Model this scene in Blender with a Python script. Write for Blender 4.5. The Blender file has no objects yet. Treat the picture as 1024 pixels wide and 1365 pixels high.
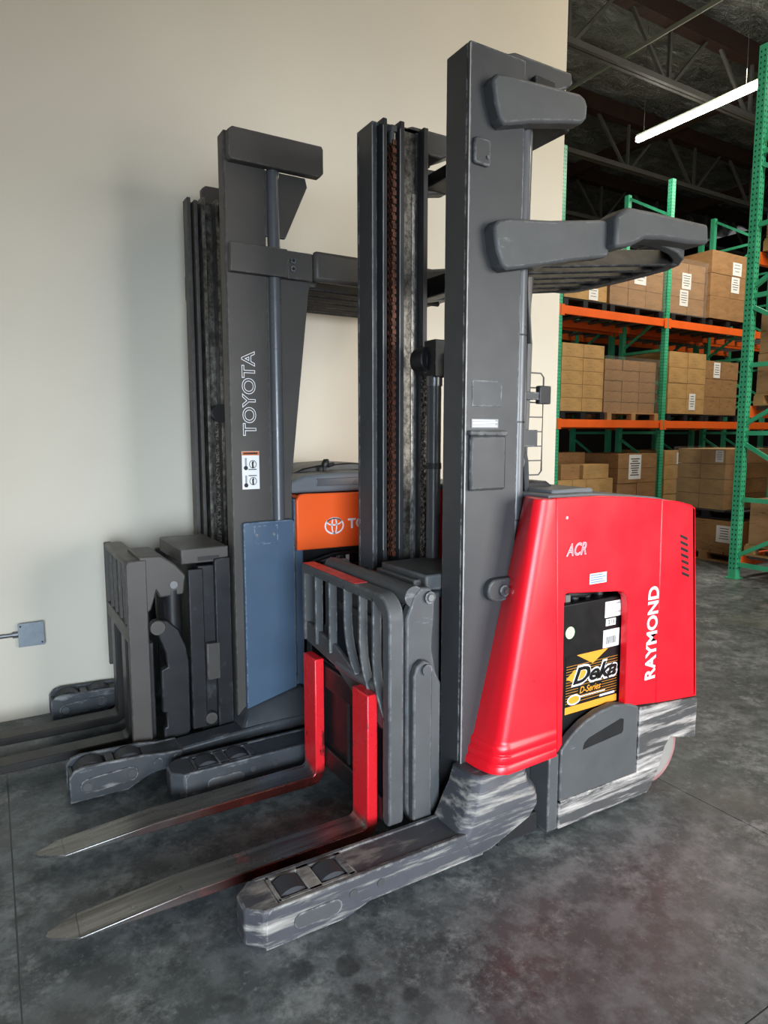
import bpy, bmesh, math, random
from mathutils import Vector, Matrix
random.seed(7)
scene = bpy.context.scene
C = scene.collection

# ------------------------------------------------------------------ camera
F_PX, W_PX, H_PX = 885.0, 1024.0, 1365.0
CAM_H = 1.5
pitch = math.atan((H_PX / 2 - 580.0) / F_PX)
az = math.radians(59.2585)
g = Vector((math.cos(az), math.sin(az), 0)); r = Vector((math.sin(az), -math.cos(az), 0)); k = Vector((0, 0, 1))
fw = g * math.cos(pitch) - k * math.sin(pitch)
up = g * math.sin(pitch) + k * math.cos(pitch)
cam_data = bpy.data.cameras.new('camera')
cam_data.sensor_fit = 'VERTICAL'; cam_data.sensor_height = 36.0
cam_data.lens = F_PX / H_PX * 36.0
cam_data.clip_start = 0.05
cam = bpy.data.objects.new('camera', cam_data); C.objects.link(cam)
m = Matrix((r, up, -fw)).transposed().to_4x4(); m.translation = Vector((0, 0, CAM_H))
cam.matrix_world = m
scene.camera = cam

# ------------------------------------------------------------------ world and light
world = bpy.data.worlds.new('world'); scene.world = world; world.use_nodes = True
bg = world.node_tree.nodes['Background']
bg.inputs[0].default_value = (0.97, 0.98, 1.0, 1); bg.inputs[1].default_value = 0.15

def area(name, loc, target, sx, sy, power, col):
    d = bpy.data.lights.new(name, 'AREA'); d.shape = 'RECTANGLE'; d.size = sx; d.size_y = sy
    d.energy = power; d.color = col
    o = bpy.data.objects.new(name, d); C.objects.link(o); o.location = loc
    o.rotation_euler = (Vector(target) - Vector(loc)).to_track_quat('-Z', 'Y').to_euler()
    return o
# open dock door: daylight from behind the photographer
dd = area('dock_door_daylight', (4.4, -3.6, 1.7), (2.7, 3.9, 1.0), 3.2, 2.8, 94, (1.0, 0.98, 0.94))
dd.data.spread = math.radians(80)
# added cool daylight fill from further left, no door known there
left_fill = area('left_daylight_fill', (-0.6, -3.4, 1.2), (1.9, 3.9, 0.2), 3.0, 2.2, 64, (0.74, 0.87, 1.0))
left_fill.data.spread = math.radians(56)
# high-bay LED rows over the warehouse side (warm)
area('high_bay_light', (5.6, 0.8, 5.8), (4.2, 3.8, 1.5), 0.5, 4.0, 78, (1.0, 0.86, 0.62))
rack_fill = area('near_rack_fill', (3.6, -1.6, 6.3), (8.2, 4.6, 1.6), 0.5, 4.0, 60, (1.0, 0.95, 0.84))  # added off-frame fill to brighten the near rack's end post
rack_fill.data.spread = math.radians(75)
area('aisle_light', (11.0, 5.6, 6.3), (11.0, 6.2, 0), 5.0, 0.4, 200, (1.0, 0.93, 0.80))
scene.view_settings.view_transform = 'Standard'
scene.view_settings.look = 'None'
scene.view_settings.gamma = 1.0
scene.view_settings.use_curve_mapping = False
scene.view_settings.exposure = 0.0

# ------------------------------------------------------------------ helpers: materials
def lin(h):
    out = []
    for i in (0, 2, 4):
        c = int(h[i:i + 2], 16) / 255.0
        out.append(c / 12.92 if c <= 0.04045 else ((c + 0.055) / 1.055) ** 2.4)
    return (out[0], out[1], out[2], 1.0)

class NT:
    def __init__(s, name):
        s.m = bpy.data.materials.new(name); s.m.use_nodes = True
        s.t = s.m.node_tree; s.n = s.t.nodes; s.b = s.n['Principled BSDF']
        s.tc = s.n.new('ShaderNodeTexCoord')
    def link(s, a, b): s.t.links.new(a, b)
    def mapping(s, scale=(1, 1, 1), rot=(0, 0, 0)):
        mp = s.n.new('ShaderNodeMapping'); mp.inputs['Scale'].default_value = scale; mp.inputs['Rotation'].default_value = rot
        s.link(s.tc.outputs['Object'], mp.inputs['Vector']); return mp.outputs[0]
    def noise(s, scale, detail=4, rough=0.55, vec=None):
        n = s.n.new('ShaderNodeTexNoise'); n.inputs['Scale'].default_value = scale
        n.inputs['Detail'].default_value = detail; n.inputs['Roughness'].default_value = rough
        s.link(vec if vec is not None else s.tc.outputs['Object'], n.inputs['Vector']); return n.outputs['Fac']
    def ramp(s, fac, p0, p1, c0=(0, 0, 0, 1), c1=(1, 1, 1, 1)):
        rr = s.n.new('ShaderNodeValToRGB'); e = rr.color_ramp.elements
        e[0].position = p0; e[1].position = p1; e[0].color = c0; e[1].color = c1
        s.link(fac, rr.inputs[0]); return rr.outputs[0]
    def mix(s, fac, a, b, mode='MIX'):
        mx = s.n.new('ShaderNodeMix'); mx.data_type = 'RGBA'; mx.blend_type = mode
        for i, v in ((0, fac), (6, a), (7, b)):
            if isinstance(v, (int, float)): mx.inputs[i].default_value = v
            elif isinstance(v, tuple): mx.inputs[i].default_value = v
            else: s.link(v, mx.inputs[i])
        return mx.outputs[2]
    def math(s, op, a, b=0.0):
        q = s.n.new('ShaderNodeMath'); q.operation = op
        for i, v in ((0, a), (1, b)):
            if isinstance(v, (int, float)): q.inputs[i].default_value = v
            else: s.link(v, q.inputs[i])
        return q.outputs[0]
    def sep(s):
        q = s.n.new('ShaderNodeSeparateXYZ'); s.link(s.tc.outputs['Object'], q.inputs[0]); return q.outputs
    def bump(s, h, strength=0.2, dist=0.01):
        q = s.n.new('ShaderNodeBump'); q.inputs['Strength'].default_value = strength; q.inputs['Distance'].default_value = dist
        s.link(h, q.inputs['Height']); s.link(q.outputs[0], s.b.inputs['Normal'])
    def set(s, col=None, rough=None, metal=None, spec=None):
        for key, v in (('Base Color', col), ('Roughness', rough), ('Metallic', metal), ('Specular IOR Level', spec)):
            if v is None: continue
            if isinstance(v, (int, float, tuple)): s.b.inputs[key].default_value = v
            else: s.link(v, s.b.inputs[key])
        return s.m

M = {}
def paint(name, hexc, rough=0.45, var=0.18, scale=6.0, spec=0.4, wear=None, wear_lo=0.62, wear_hi=0.72, wear_scale=(3, 20, 40), metal=0.0, var_hex=None, bump=0.0, edge=None):
    t = NT(name); base = lin(hexc)
    dark = lin(var_hex) if var_hex else tuple(c * (1 - var) for c in base[:3]) + (1,)
    n = t.noise(scale, 6, 0.6)
    col = t.mix(t.ramp(n, 0.3, 0.7), dark, base)
    rr = t.ramp(t.noise(scale * 2.3, 4), 0.2, 0.8, (rough - .07,) * 3 + (1,), (rough + .1,) * 3 + (1,))
    if wear:
        w = t.noise(1.0, 7, 0.65, t.mapping(wear_scale))
        col = t.mix(t.ramp(w, wear_lo, wear_hi), col, lin(wear))
    if edge:      # chipped edges
        bv = t.n.new('ShaderNodeBevel'); bv.samples = 4; bv.inputs['Radius'].default_value = 0.010
        ge = t.n.new('ShaderNodeNewGeometry'); vm = t.n.new('ShaderNodeVectorMath'); vm.operation = 'DOT_PRODUCT'
        t.link(bv.outputs[0], vm.inputs[0]); t.link(ge.outputs['Normal'], vm.inputs[1])
        em = t.math('MULTIPLY', t.ramp(vm.outputs['Value'], 0.88, 0.992, (1, 1, 1, 1), (0, 0, 0, 1)), t.ramp(t.noise(26.0, 5, 0.7), 0.46, 0.60))
        col = t.mix(em, col, lin(edge))
    if bump:
        t.bump(t.noise(220, 2), bump, 0.002)
    M[name] = t.set(col, rr, metal, spec)

paint('dark_fork', '3a3836', 0.38, 0.3, 8.0, metal=0.5)
paint('mast_grey', '464647', 0.42, 0.22, 4.0, edge='a5a5a4', wear='75767a', wear_lo=0.66, wear_hi=0.85, wear_scale=(2, 2, 1.2))
paint('mast_dark', '3c3c3e', 0.45, 0.25, 5.0, wear='66645f', wear_lo=0.66, wear_hi=0.8, wear_scale=(9, 9, 2))
paint('truck_grey', '525354', 0.5, 0.2, 7.0, edge='a2a2a2', wear='8e8f90', wear_lo=0.66, wear_hi=0.78, wear_scale=(3, 8, 14))
paint('scraped_grey', '4d4c4c', 0.55, 0.25, 9.0, edge='d6d0cb', wear='cbc3bd', wear_lo=0.47, wear_hi=0.70, wear_scale=(3.2, 12, 40), bump=0.15)
paint('scraped_leg', '4b4b50', 0.55, 0.22, 9.0, edge='c9c6c0', wear='bbb4aa', wear_lo=0.50, wear_hi=0.74, wear_scale=(3.0, 10, 34), bump=0.15)
paint('red_paint', 'f81527', 0.32, 0.10, 3.0, 0.5)
paint('worn_red', 'e62e38', 0.4, 0.2, 8.0, wear='3a1c1a', wear_lo=0.60, wear_hi=0.68, wear_scale=(14, 14, 5))
paint('orange_paint', 'ff6428', 0.35, 0.06, 3.0)
paint('toyota_black', '504b47', 0.45, 0.25, 3.0, edge='777674', wear='5b5a58', wear_lo=0.62, wear_hi=0.85, wear_scale=(4, 4, 1))
paint('carriage_black', '232325', 0.42, 0.3, 8.0, edge='5c5c5e', wear='4d4c4c', wear_lo=0.62, wear_hi=0.75, wear_scale=(10, 10, 5))
paint('blue_grey', '4d6075', 0.42, 0.12, 5.0, edge='b0bac4', wear='8592a0', wear_lo=0.66, wear_hi=0.76, wear_scale=(12, 12, 9))
paint('leg_grey', '45484c', 0.42, 0.25, 9.0, edge='a8a8a8', wear='a3a3a2', wear_lo=0.60, wear_hi=0.74, wear_scale=(4, 10, 16))
paint('edge_bare', 'b4b3b0', 0.4, 0.35, 14.0, metal=0.3)
paint('steel_bright', '8a8c8e', 0.3, 0.2, 6.0, metal=0.8)
paint('cylinder_grey', '5a5b5e', 0.3, 0.15, 6.0, 0.6)
paint('rubber', '3a3b40', 0.6, 0.15, 9.0)
paint('black_plastic', '17181a', 0.42, 0.2, 6.0, 0.5)
paint('battery_black', '0c0c0e', 0.42, 0.25, 9.0, 0.3, wear='3d3d40', wear_lo=0.66, wear_hi=0.80, wear_scale=(8, 8, 8))
paint('cable_grey', '6d6964', 0.5, 0.2, 8.0)
paint('tyre_red', 'b98484', 0.6, 0.3, 6.0, var_hex='7d5654')
paint('wheel_hub', '9a9690', 0.5, 0.2, 8.0)
paint('white_print', 'f0eeee', 0.5, 0.03, 3.0)
paint('grey_print', '1e1e20', 0.5, 0.03, 3.0)
paint('light_print', '9a9a9c', 0.5, 0.05, 3.0)
paint('pink_print', 'f2b7bd', 0.5, 0.05, 3.0)
paint('orange_print', 'e79a2e', 0.45, 0.05, 3.0)
paint('sticker_orange', 'd9703a', 0.5, 0.05, 3.0)
paint('sticker_white', 'f4f1ee', 0.5, 0.04, 3.0)
paint('sticker_green', 'b9d6a8', 0.5, 0.05, 3.0)
paint('sticker_blue', '7d93b4', 0.5, 0.2, 60.0)
paint('paper', 'f2efea', 0.7, 0.04, 3.0)
paint('wood_pallet', 'b98e5e', 0.75, 0.3, 5.0)
paint('pallet_black', '1c1c1f', 0.6, 0.2, 5.0)
paint('rack_orange', 'ff6c26', 0.45, 0.15, 3.0)
paint('truss_steel', '6d6c66', 0.6, 0.2, 2.0)
paint('truss_brown', '4a352c', 0.7, 0.3, 2.0)
paint('galv_pipe', '9aa08f', 0.5, 0.15, 4.0, 0.5)
paint('box_metal', '8d979f', 0.4, 0.2, 30.0, 0.5)
paint('deck_grey', '6f7276', 0.45, 0.15, 4.0)

def cardboard(name, hexc, seed):
    t = NT(name); base = lin(hexc); dk = tuple(c * 0.78 for c in base[:3]) + (1,)
    n = t.noise(3.0 + seed, 5, 0.6, t.mapping((1, 1, 3)))
    col = t.mix(t.ramp(n, 0.35, 0.65), dk, base)
    fine = t.noise(1.0, 3, 0.5, t.mapping((9, 9, 55)))
    col = t.mix(t.ramp(fine, 0.60, 0.70), col, tuple(c * 0.55 for c in base[:3]) + (1,))
    M[name] = t.set(col, 0.68, 0.0, 0.25)
cardboard('card_tan', 'c39a63', 0.0); cardboard('card_brown', 'a87f55', 0.7); cardboard('card_red', 'b58763', 1.3)

t = NT('rack_green')
z = t.sep()
hz = t.math('ABSOLUTE', t.math('SUBTRACT', t.math('FRACT', t.math('DIVIDE', z[2], 0.0508)), 0.5))
base = t.mix(t.ramp(t.noise(3.0, 5), 0.3, 0.7), lin('35a577'), lin('4fc293'))
M['rack_green'] = t.set(base, 0.42, 0, 0.5)
paint('rack_hole', '0e3626', 0.6)

t = NT('wall_paint')
n1 = t.noise(0.8, 5); n2 = t.noise(60, 3)
col = t.mix(t.ramp(n1, 0.3, 0.7), lin('d4ccbc'), lin('dcd4c4'))
sm = t.noise(1.0, 6, 0.7, t.mapping((5, 5, 9)))
col = t.mix(t.ramp(sm, 0.74, 0.80), col, lin('c4bfb6'))
t.bump(n2, 0.06, 0.004)
M['wall_paint'] = t.set(col, 0.7, 0, 0.25)

t = NT('concrete')
a1 = t.noise(1.1, 8, 0.62); a2 = t.noise(9.0, 8, 0.7); a3 = t.noise(45.0, 5, 0.7); a4 = t.noise(3.2, 9, 0.75)
col = t.mix(t.ramp(a1, 0.32, 0.68), lin('5c6162'), lin('868c8d'))
col = t.mix(t.ramp(a2, 0.44, 0.60), t.mix(0.62, col, lin('33383a')), col)
col = t.mix(t.ramp(a4, 0.56, 0.66), col, lin('929796'))
col = t.mix(t.math('MULTIPLY', t.ramp(a3, 0.60, 0.72), 0.5), col, lin('9ba0a0'))
a5 = t.noise(24.0, 9, 0.8); a6 = t.noise(5.0, 8, 0.7)
patch = t.ramp(a6, 0.42, 0.58)
col = t.mix(t.math('MULTIPLY', t.ramp(a5, 0.52, 0.60), t.math('MULTIPLY', patch, 0.55)), col, lin('2c3032'))
col = t.mix(t.math('MULTIPLY', t.ramp(a5, 0.36, 0.48, (1, 1, 1, 1), (0, 0, 0, 1)), t.math('MULTIPLY', patch, 0.45)), col, lin('a3a8a6'))
col = t.mix(t.math('MULTIPLY', t.ramp(t.noise(0.9, 4), 0.52, 0.66), 0.25), col, lin('7a7463'))
sp = t.n.new('ShaderNodeTexVoronoi'); sp.inputs['Scale'].default_value = 6.5; sp.inputs['Randomness'].default_value = 1.0
wv = t.n.new('ShaderNodeMix'); wv.data_type = 'VECTOR'; wv.inputs[0].default_value = 0.06
nn = t.n.new('ShaderNodeTexNoise'); nn.inputs['Scale'].default_value = 11.0; t.link(t.tc.outputs['Object'], nn.inputs['Vector'])
t.link(t.tc.outputs['Object'], wv.inputs[4]); t.link(nn.outputs['Color'], wv.inputs[5]); t.link(wv.outputs[1], sp.inputs['Vector'])
spots = t.math('MULTIPLY', t.ramp(sp.outputs['Distance'], 0.20, 0.27, (1, 1, 1, 1), (0, 0, 0, 1)), t.ramp(t.noise(2.1, 3), 0.52, 0.60))
col = t.mix(t.math('MULTIPLY', spots, 0.6), col, lin('26292b'))
rd = t.math('MULTIPLY', t.ramp(t.noise(1.6, 5), 0.62, 0.74), 0.22)
col = t.mix(rd, col, lin('7b5a55'))
rg = t.ramp(a2, 0.3, 0.7, (0.34, 0.34, 0.34, 1), (0.55, 0.55, 0.55, 1))
t.bump(t.noise(26, 5), 0.05, 0.004)
M['concrete'] = t.set(col, rg, 0, 0.4)
paint('joint_fill', '7d8080', 0.8)

t = NT('foil')
w = t.noise(1.4, 6, 0.7, t.mapping((1.0, 2.2, 1)))
col = t.mix(t.ramp(w, 0.35, 0.65), lin('9a9e94'), lin('e2e5dc'))
t.bump(w, 1.0, 0.5)
M['foil'] = t.set(col, 0.34, 0.55, 0.5)
paint('far_wall', '2a2724', 0.85)

t = NT('fork_steel')      # painted red heel wearing to bare dark steel along the blade
z = t.sep()
mask = t.math('ADD', t.math('MULTIPLY', z[2], 6.0), t.math('MULTIPLY', t.noise(9.0, 5, 0.6), 0.5))
redm = t.ramp(mask, 0.82, 0.98)
steel = t.mix(t.ramp(t.noise(1.0, 6, 0.6, t.mapping((2, 25, 8))), 0.35, 0.65), lin('5b5956'), lin('908e8a'))
rust = t.mix(t.ramp(t.noise(5.0, 5), 0.45, 0.7), lin('4a2a24'), lin('85413a'))
chip = t.ramp(t.noise(1.0, 6, 0.65, t.mapping((16, 16, 6))), 0.60, 0.66)
redc = t.mix(chip, lin('e8262f'), lin('5a201e'))
heel = t.math('MULTIPLY', t.ramp(t.math('ADD', z[0], t.math('MULTIPLY', t.noise(6.0, 5), 0.3)), -1.0, -0.3) if False else t.ramp(t.math('ADD', t.math('MULTIPLY', z[0], 1.0), 1.3), 0.2, 0.95), t.ramp(t.noise(1.0, 5, 0.6, t.mapping((4, 40, 30))), 0.5, 0.62))
gn = t.n.new('ShaderNodeNewGeometry'); sx = t.n.new('ShaderNodeSeparateXYZ'); t.link(gn.outputs['Normal'], sx.inputs[0])
sidef = t.ramp(t.math('ABSOLUTE', sx.outputs[1]), 0.5, 0.7)        # paint survives on the blade's side faces
along = t.ramp(t.math('ADD', z[0], t.math('ADD', 1.5, t.math('MULTIPLY', t.noise(5.0, 4), 0.35))), 0.35, 0.75)
sidec = t.mix(t.ramp(t.noise(9.0, 5), 0.5, 0.7), lin('5c2c26'), lin('b03a34'))
steel = t.mix(heel, steel, rust)
steel = t.mix(t.math('MULTIPLY', sidef, along), steel, sidec)
col = t.mix(redm, steel, redc)
met = t.math('SUBTRACT', 0.7, t.math('MULTIPLY', redm, 0.7))
M['fork_steel'] = t.set(col, t.ramp(t.noise(8, 4), 0.2, 0.8, (.20,) * 3 + (1,), (.36,) * 3 + (1,)), met, 0.5)

t = NT('chain_rust')
M['chain_rust'] = t.set(t.mix(t.ramp(t.noise(60, 3), 0.4, 0.6), lin('3a261d'), lin('6e4130')), 0.5, 0.4, 0.5)
t = NT('chain_grease')
M['chain_grease'] = t.set(t.mix(t.ramp(t.noise(90, 3), 0.45, 0.6), lin('2c2824'), lin('8d8478')), 0.4, 0.4, 0.5)
t = NT('greasy_rail')
gz = t.noise(1.0, 7, 0.75, t.mapping((30, 30, 22)))
M['greasy_rail'] = t.set(t.mix(t.ramp(gz, 0.42, 0.66), lin('3f3b36'), lin('8b877e')), 0.4, 0.5, 0.5)
t = NT('bare_rail')
gz = t.noise(1.0, 7, 0.75, t.mapping((60, 60, 30)))
M['bare_rail'] = t.set(t.mix(t.ramp(gz, 0.40, 0.60), lin('6d6a65'), lin('d3d0ca')), 0.35, 0.6, 0.5)
t = NT('shrink_wrap')
t.b.inputs['Alpha'].default_value = 0.09
t.bump(t.noise(14, 5), 0.6, 0.03)
M['shrink_wrap'] = t.set(lin('d8d2c8'), 0.12, 0, 0.6)
t = NT('led'); e = t.n.new('ShaderNodeEmission'); e.inputs[0].default_value = (1, 0.96, 0.88, 1); e.inputs[1].default_value = 22
t.link(e.outputs[0], t.n['Material Output'].inputs[0]); M['led'] = t.m

# ------------------------------------------------------------------ helpers: geometry
class MB:
    def __init__(s): s.v = []; s.f = []
    def add(s, vs, fs):
        o = len(s.v); s.v += [tuple(p) for p in vs]; s.f += [tuple(i + o for i in f) for f in fs]; return s
    def box(s, x0, x1, y0, y1, z0, z1):
        return s.add([(x0, y0, z0), (x1, y0, z0), (x1, y1, z0), (x0, y1, z0), (x0, y0, z1), (x1, y0, z1), (x1, y1, z1), (x0, y1, z1)],
                     [(0, 3, 2, 1), (4, 5, 6, 7), (0, 1, 5, 4), (1, 2, 6, 5), (2, 3, 7, 6), (3, 0, 4, 7)])
    def prism(s, poly, axis, a0, a1):
        n = len(poly)
        if axis == 'y': A = [(p[0], a0, p[1]) for p in poly]; B = [(p[0], a1, p[1]) for p in poly]
        elif axis == 'x': A = [(a0, p[0], p[1]) for p in poly]; B = [(a1, p[0], p[1]) for p in poly]
        else: A = [(p[0], p[1], a0) for p in poly]; B = [(p[0], p[1], a1) for p in poly]
        return s.add(A + B, [tuple(range(n)), tuple(range(2 * n - 1, n - 1, -1))] + [(i, i + n, (i + 1) % n + n, (i + 1) % n) for i in range(n)])
    def loft(s, rings):
        n = len(rings[0]); vs = [p for q in rings for p in q]; fs = [tuple(range(n)), tuple(range(len(vs) - 1, len(vs) - n - 1, -1))]
        for j in range(len(rings) - 1):
            for i in range(n):
                a, b = j * n + i, j * n + (i + 1) % n
                fs.append((a, b, b + n, a + n))
        return s.add(vs, fs)
    def tube(s, pts, rad, n=10):
        pts = [Vector(p) for p in pts]; rings = []
        for i, p in enumerate(pts):
            d = (pts[min(i + 1, len(pts) - 1)] - pts[max(i - 1, 0)]).normalized()
            u = d.cross(Vector((0, 0, 1)))
            if u.length < 1e-3: u = d.cross(Vector((0, 1, 0)))
            u.normalize(); w = d.cross(u)
            rr = rad[i] if isinstance(rad, (list, tuple)) else rad
            rings.append([p + u * math.cos(2 * math.pi * q / n) * rr + w * math.sin(2 * math.pi * q / n) * rr for q in range(n)])
        return s.loft(rings)
    def bar(s, p0, p1, w, h):
        p0, p1 = Vector(p0), Vector(p1); d = (p1 - p0).normalized()
        u = d.cross(Vector((0, 0, 1)))
        if u.length < 1e-3: u = Vector((0, 1, 0))
        u.normalize(); v = u.cross(d)
        return s.loft([[p + u * a * w / 2 + v * b * h / 2 for a, b in ((-1, -1), (1, -1), (1, 1), (-1, 1))] for p in (p0, p1)])

def base_of(mb):
    xs = [p[0] for p in mb.v]; ys = [p[1] for p in mb.v]; zs = [p[2] for p in mb.v]
    return Vector(((min(xs) + max(xs)) / 2, (min(ys) + max(ys)) / 2, min(zs)))

ORG = {}
def build(name, mb, mat, parent=None, bevel=0.0, seg=2, smooth=35, kind=None, label=None):
    me = bpy.data.meshes.new(name)
    org = ORG[parent.name] if parent else base_of(mb)
    me.from_pydata([tuple(Vector(p) - org) for p in mb.v], [], mb.f)
    bm = bmesh.new(); bm.from_mesh(me)
    bmesh.ops.recalc_face_normals(bm, faces=bm.faces); bm.to_mesh(me); bm.free()
    if smooth:
        for p in me.polygons: p.use_smooth = True
        me.set_sharp_from_angle(angle=math.radians(smooth))
    me.materials.append(M[mat])
    o = bpy.data.objects.new(name, me); C.objects.link(o)
    if parent: o.parent = parent
    else: o.location = org
    ORG[o.name] = org
    if bevel:
        b = o.modifiers.new('bevel', 'BEVEL'); b.width = bevel; b.segments = seg; b.limit_method = 'ANGLE'; b.angle_limit = math.radians(40)
    if kind: o['kind'] = kind
    if label: o['label'] = label
    return o
def tag(o, label, cat, group=None):
    o['label'] = label; o['category'] = cat
    if group: o['group'] = group
    return o
def empty(name, loc, label=None, cat=None, group=None, kind=None):
    o = bpy.data.objects.new(name, None); C.objects.link(o); o.location = loc; o.empty_display_size = 0.1
    ORG[o.name] = Vector(loc)
    if label: tag(o, label, cat, group)
    if kind: o['kind'] = kind
    return o
def B(name, mat, parent, *b, bevel=0.0, **kw): return build(name, MB().box(*b), mat, parent, bevel, **kw)

def lettering(name, text, mat, parent, x, y, z, length, height, vertical=False, bold=0.0, shear=0.0, outline=0.0, depth=0.0015):
    """flat lettering on a face that looks towards -y; (x, z) is the lower left corner of the block"""
    cu = bpy.data.curves.new('tmp', 'FONT'); cu.body = text; cu.size = 1.0; cu.offset = bold; cu.shear = shear
    cu.resolution_u = 4
    if outline: cu.fill_mode = 'NONE'; cu.bevel_depth = outline; cu.bevel_resolution = 0
    ob = bpy.data.objects.new('tmp', cu); C.objects.link(ob)
    dg = bpy.context.evaluated_depsgraph_get()
    me0 = bpy.data.meshes.new_from_object(ob.evaluated_get(dg))
    vs = [v.co.copy() for v in me0.vertices]; fs = [tuple(p.vertices) for p in me0.polygons]
    bpy.data.objects.remove(ob); bpy.data.curves.remove(cu); bpy.data.meshes.remove(me0)
    x0 = min(v.x for v in vs); x1 = max(v.x for v in vs); y0 = min(v.y for v in vs); y1 = max(v.y for v in vs)
    out = []
    for v in vs:
        a = (v.x - x0) / (x1 - x0) * length; b = (v.y - y0) / (y1 - y0) * height
        d = y - depth - v.z * (0.0 if not outline else 0.02)
        out.append((x + height - b, d, z + a) if vertical else (x + a, d, z + b))
    mb = MB(); mb.add(out, fs)
    return build(name, mb, mat, parent, smooth=0)

def arc(cx, cz, rr, a0, a1, n):
    return [(cx + rr * math.cos(math.radians(a0 + (a1 - a0) * i / n)), cz + rr * math.sin(math.radians(a0 + (a1 - a0) * i / n))) for i in range(n + 1)]
def ring_flat(cx, y, cz, ra, rb, wdt, n=28, depth=0.0015):
    mb = MB(); vs = []; fs = []
    for i in range(n):
        a = 2 * math.pi * i / n
        vs += [(cx + ra * math.cos(a), y - depth, cz + rb * math.sin(a)), (cx + (ra - wdt) * math.cos(a), y - depth, cz + (rb - wdt) * math.sin(a))]
    for i in range(n):
        j = (i + 1) % n; fs.append((2 * i, 2 * j, 2 * j + 1, 2 * i + 1))
    return mb.add(vs, fs)
def chain(x, y, z0, z1, width, pitch):
    mb = MB(); z = z0; i = 0
    while z < z1:
        if i % 2 == 0: offs = (-0.42, 0.0, 0.42)
        else: offs = (-0.21, 0.21)
        for q in offs:
            yy = y + q * width
            mb.box(x - 0.009, x + 0.009, yy - width * 0.085, yy + width * 0.085, z - pitch * 0.62, z + pitch * 0.62)
        mb.box(x - 0.005, x + 0.005, y - width * 0.5, y + width * 0.5, z + pitch * 0.4, z + pitch * 0.6)
        z += pitch; i += 1
    return mb

# ------------------------------------------------------------------ the setting
fl = empty('floor', (0, 0, -0.12), kind='structure')
B('floor_base', 'joint_fill', fl, -7.6, 20.2, -6.8, 15.6, -0.12, -0.003)
gx = [-7.39 + 2.46 * i for i in range(12)]; gy = [-6.53 + 2.46 * i for i in range(10)]
for i in range(len(gx) - 1):
    for j in range(len(gy) - 1):
        B('floor_slab', 'concrete', fl, gx[i] + .0025, gx[i + 1] - .0025, gy[j] + .0025, gy[j + 1] - .0025, -0.003, 0.0, smooth=0)

WY = 3.90
wb = build('wall_back', MB().box(-7.3, 3.92, WY, WY + 0.2, 0, 7.55), 'wall_paint', kind='structure')
build('wall_far', MB().box(3.0, 20.2, 15.3, 15.5, 0, 7.6), 'far_wall', kind='structure')
build('wall_right', MB().box(20.0, 20.2, -6.8, 15.3, 0, 7.6), 'far_wall', kind='structure')
mb = MB(); nx, ny = 96, 80; vs = []; fs = []
for j in range(ny + 1):
    for i in range(nx + 1):
        x = -7.5 + 27.7 * i / nx; y = -6.8 + 22.4 * j / ny
        vs.append((x, y, 7.62 + 0.14 * abs(math.sin(y * 2.6)) + random.uniform(-.09, .09)))
for j in range(ny):
    for i in range(nx):
        a = j * (nx + 1) + i; fs.append((a, a + 1, a + nx + 2, a + nx + 1))
mb.add(vs, fs); build('ceiling', mb, 'foil', smooth=60, kind='structure')

# roof trusses running along the racks
for ti, (ty, lab) in enumerate(((6.65, 'steel roof truss nearest the lit strip light, with brown top beam'),
                                (9.0, 'dim steel roof truss behind the strip light'),
                                (11.4, 'farthest dark steel roof truss above the back racks'))):
    tr = empty('roof_truss', (8.7, ty, 6.45), lab, 'truss')
    build('top_chord', MB().box(2.6, 20, ty - .09, ty + .09, 7.28, 7.56), 'truss_brown', tr)
    mb = MB(); mb.box(2.6, 20, ty - .06, ty - .012, 6.46, 6.54); mb.box(2.6, 20, ty + .012, ty + .06, 6.46, 6.54)
    build('bottom_chord', mb, 'truss_steel', tr)
    xn = 2.7
    while xn < 19.5:
        for dx in (-0.85, 0.0, 0.85):
            if 2.6 < xn + dx < 20:
                build('web_member', MB().bar((xn + dx * 0.08, ty, 6.5), (xn + dx, ty, 7.32), .045, .045), 'truss_steel', tr)
        xn += 2.0
for px_, lab in ((6.3, 'dark roof purlin crossing above the wall end'), (11.2, 'dark roof purlin above the middle of the racks'), (15.5, 'dark roof purlin deep over the far racks')):
    tag(build('roof_purlin', MB().box(px_ - .06, px_ + .06, 3.0, 15.3, 7.05, 7.27), 'truss_brown'), lab, 'purlin')
tag(build('sprinkler_pipe', MB().tube([(7.7, 3.6, 6.58), (7.7, 15.2, 6.58)], .03, 10), 'galv_pipe'), 'thin pale sprinkler pipe under the roof, running away above the trusses', 'pipe')

# strip light
lt = empty('ceiling_light', (8.9, 5.4, 5.97), 'long lit white strip light hanging from the roof', 'lamp')
B('diffuser', 'led', lt, 8.865, 8.935, 3.4, 7.32, 5.99, 6.06)
B('housing', 'galv_pipe', lt, 8.885, 8.915, 3.4, 7.33, 6.06, 6.10)
for yy in (3.9, 5.6, 7.2):
    build('hanger_wire', MB().tube([(8.9, yy, 6.1), (8.9, yy, 7.6)], .004, 5), 'truss_steel', lt)
for yy, n in ((5.4, 'strip_light_glow'),):
    area(n, (8.9, yy, 5.95), (8.9, yy, 0), 0.1, 3.8, 60, (1.0, 0.95, 0.86))

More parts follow.
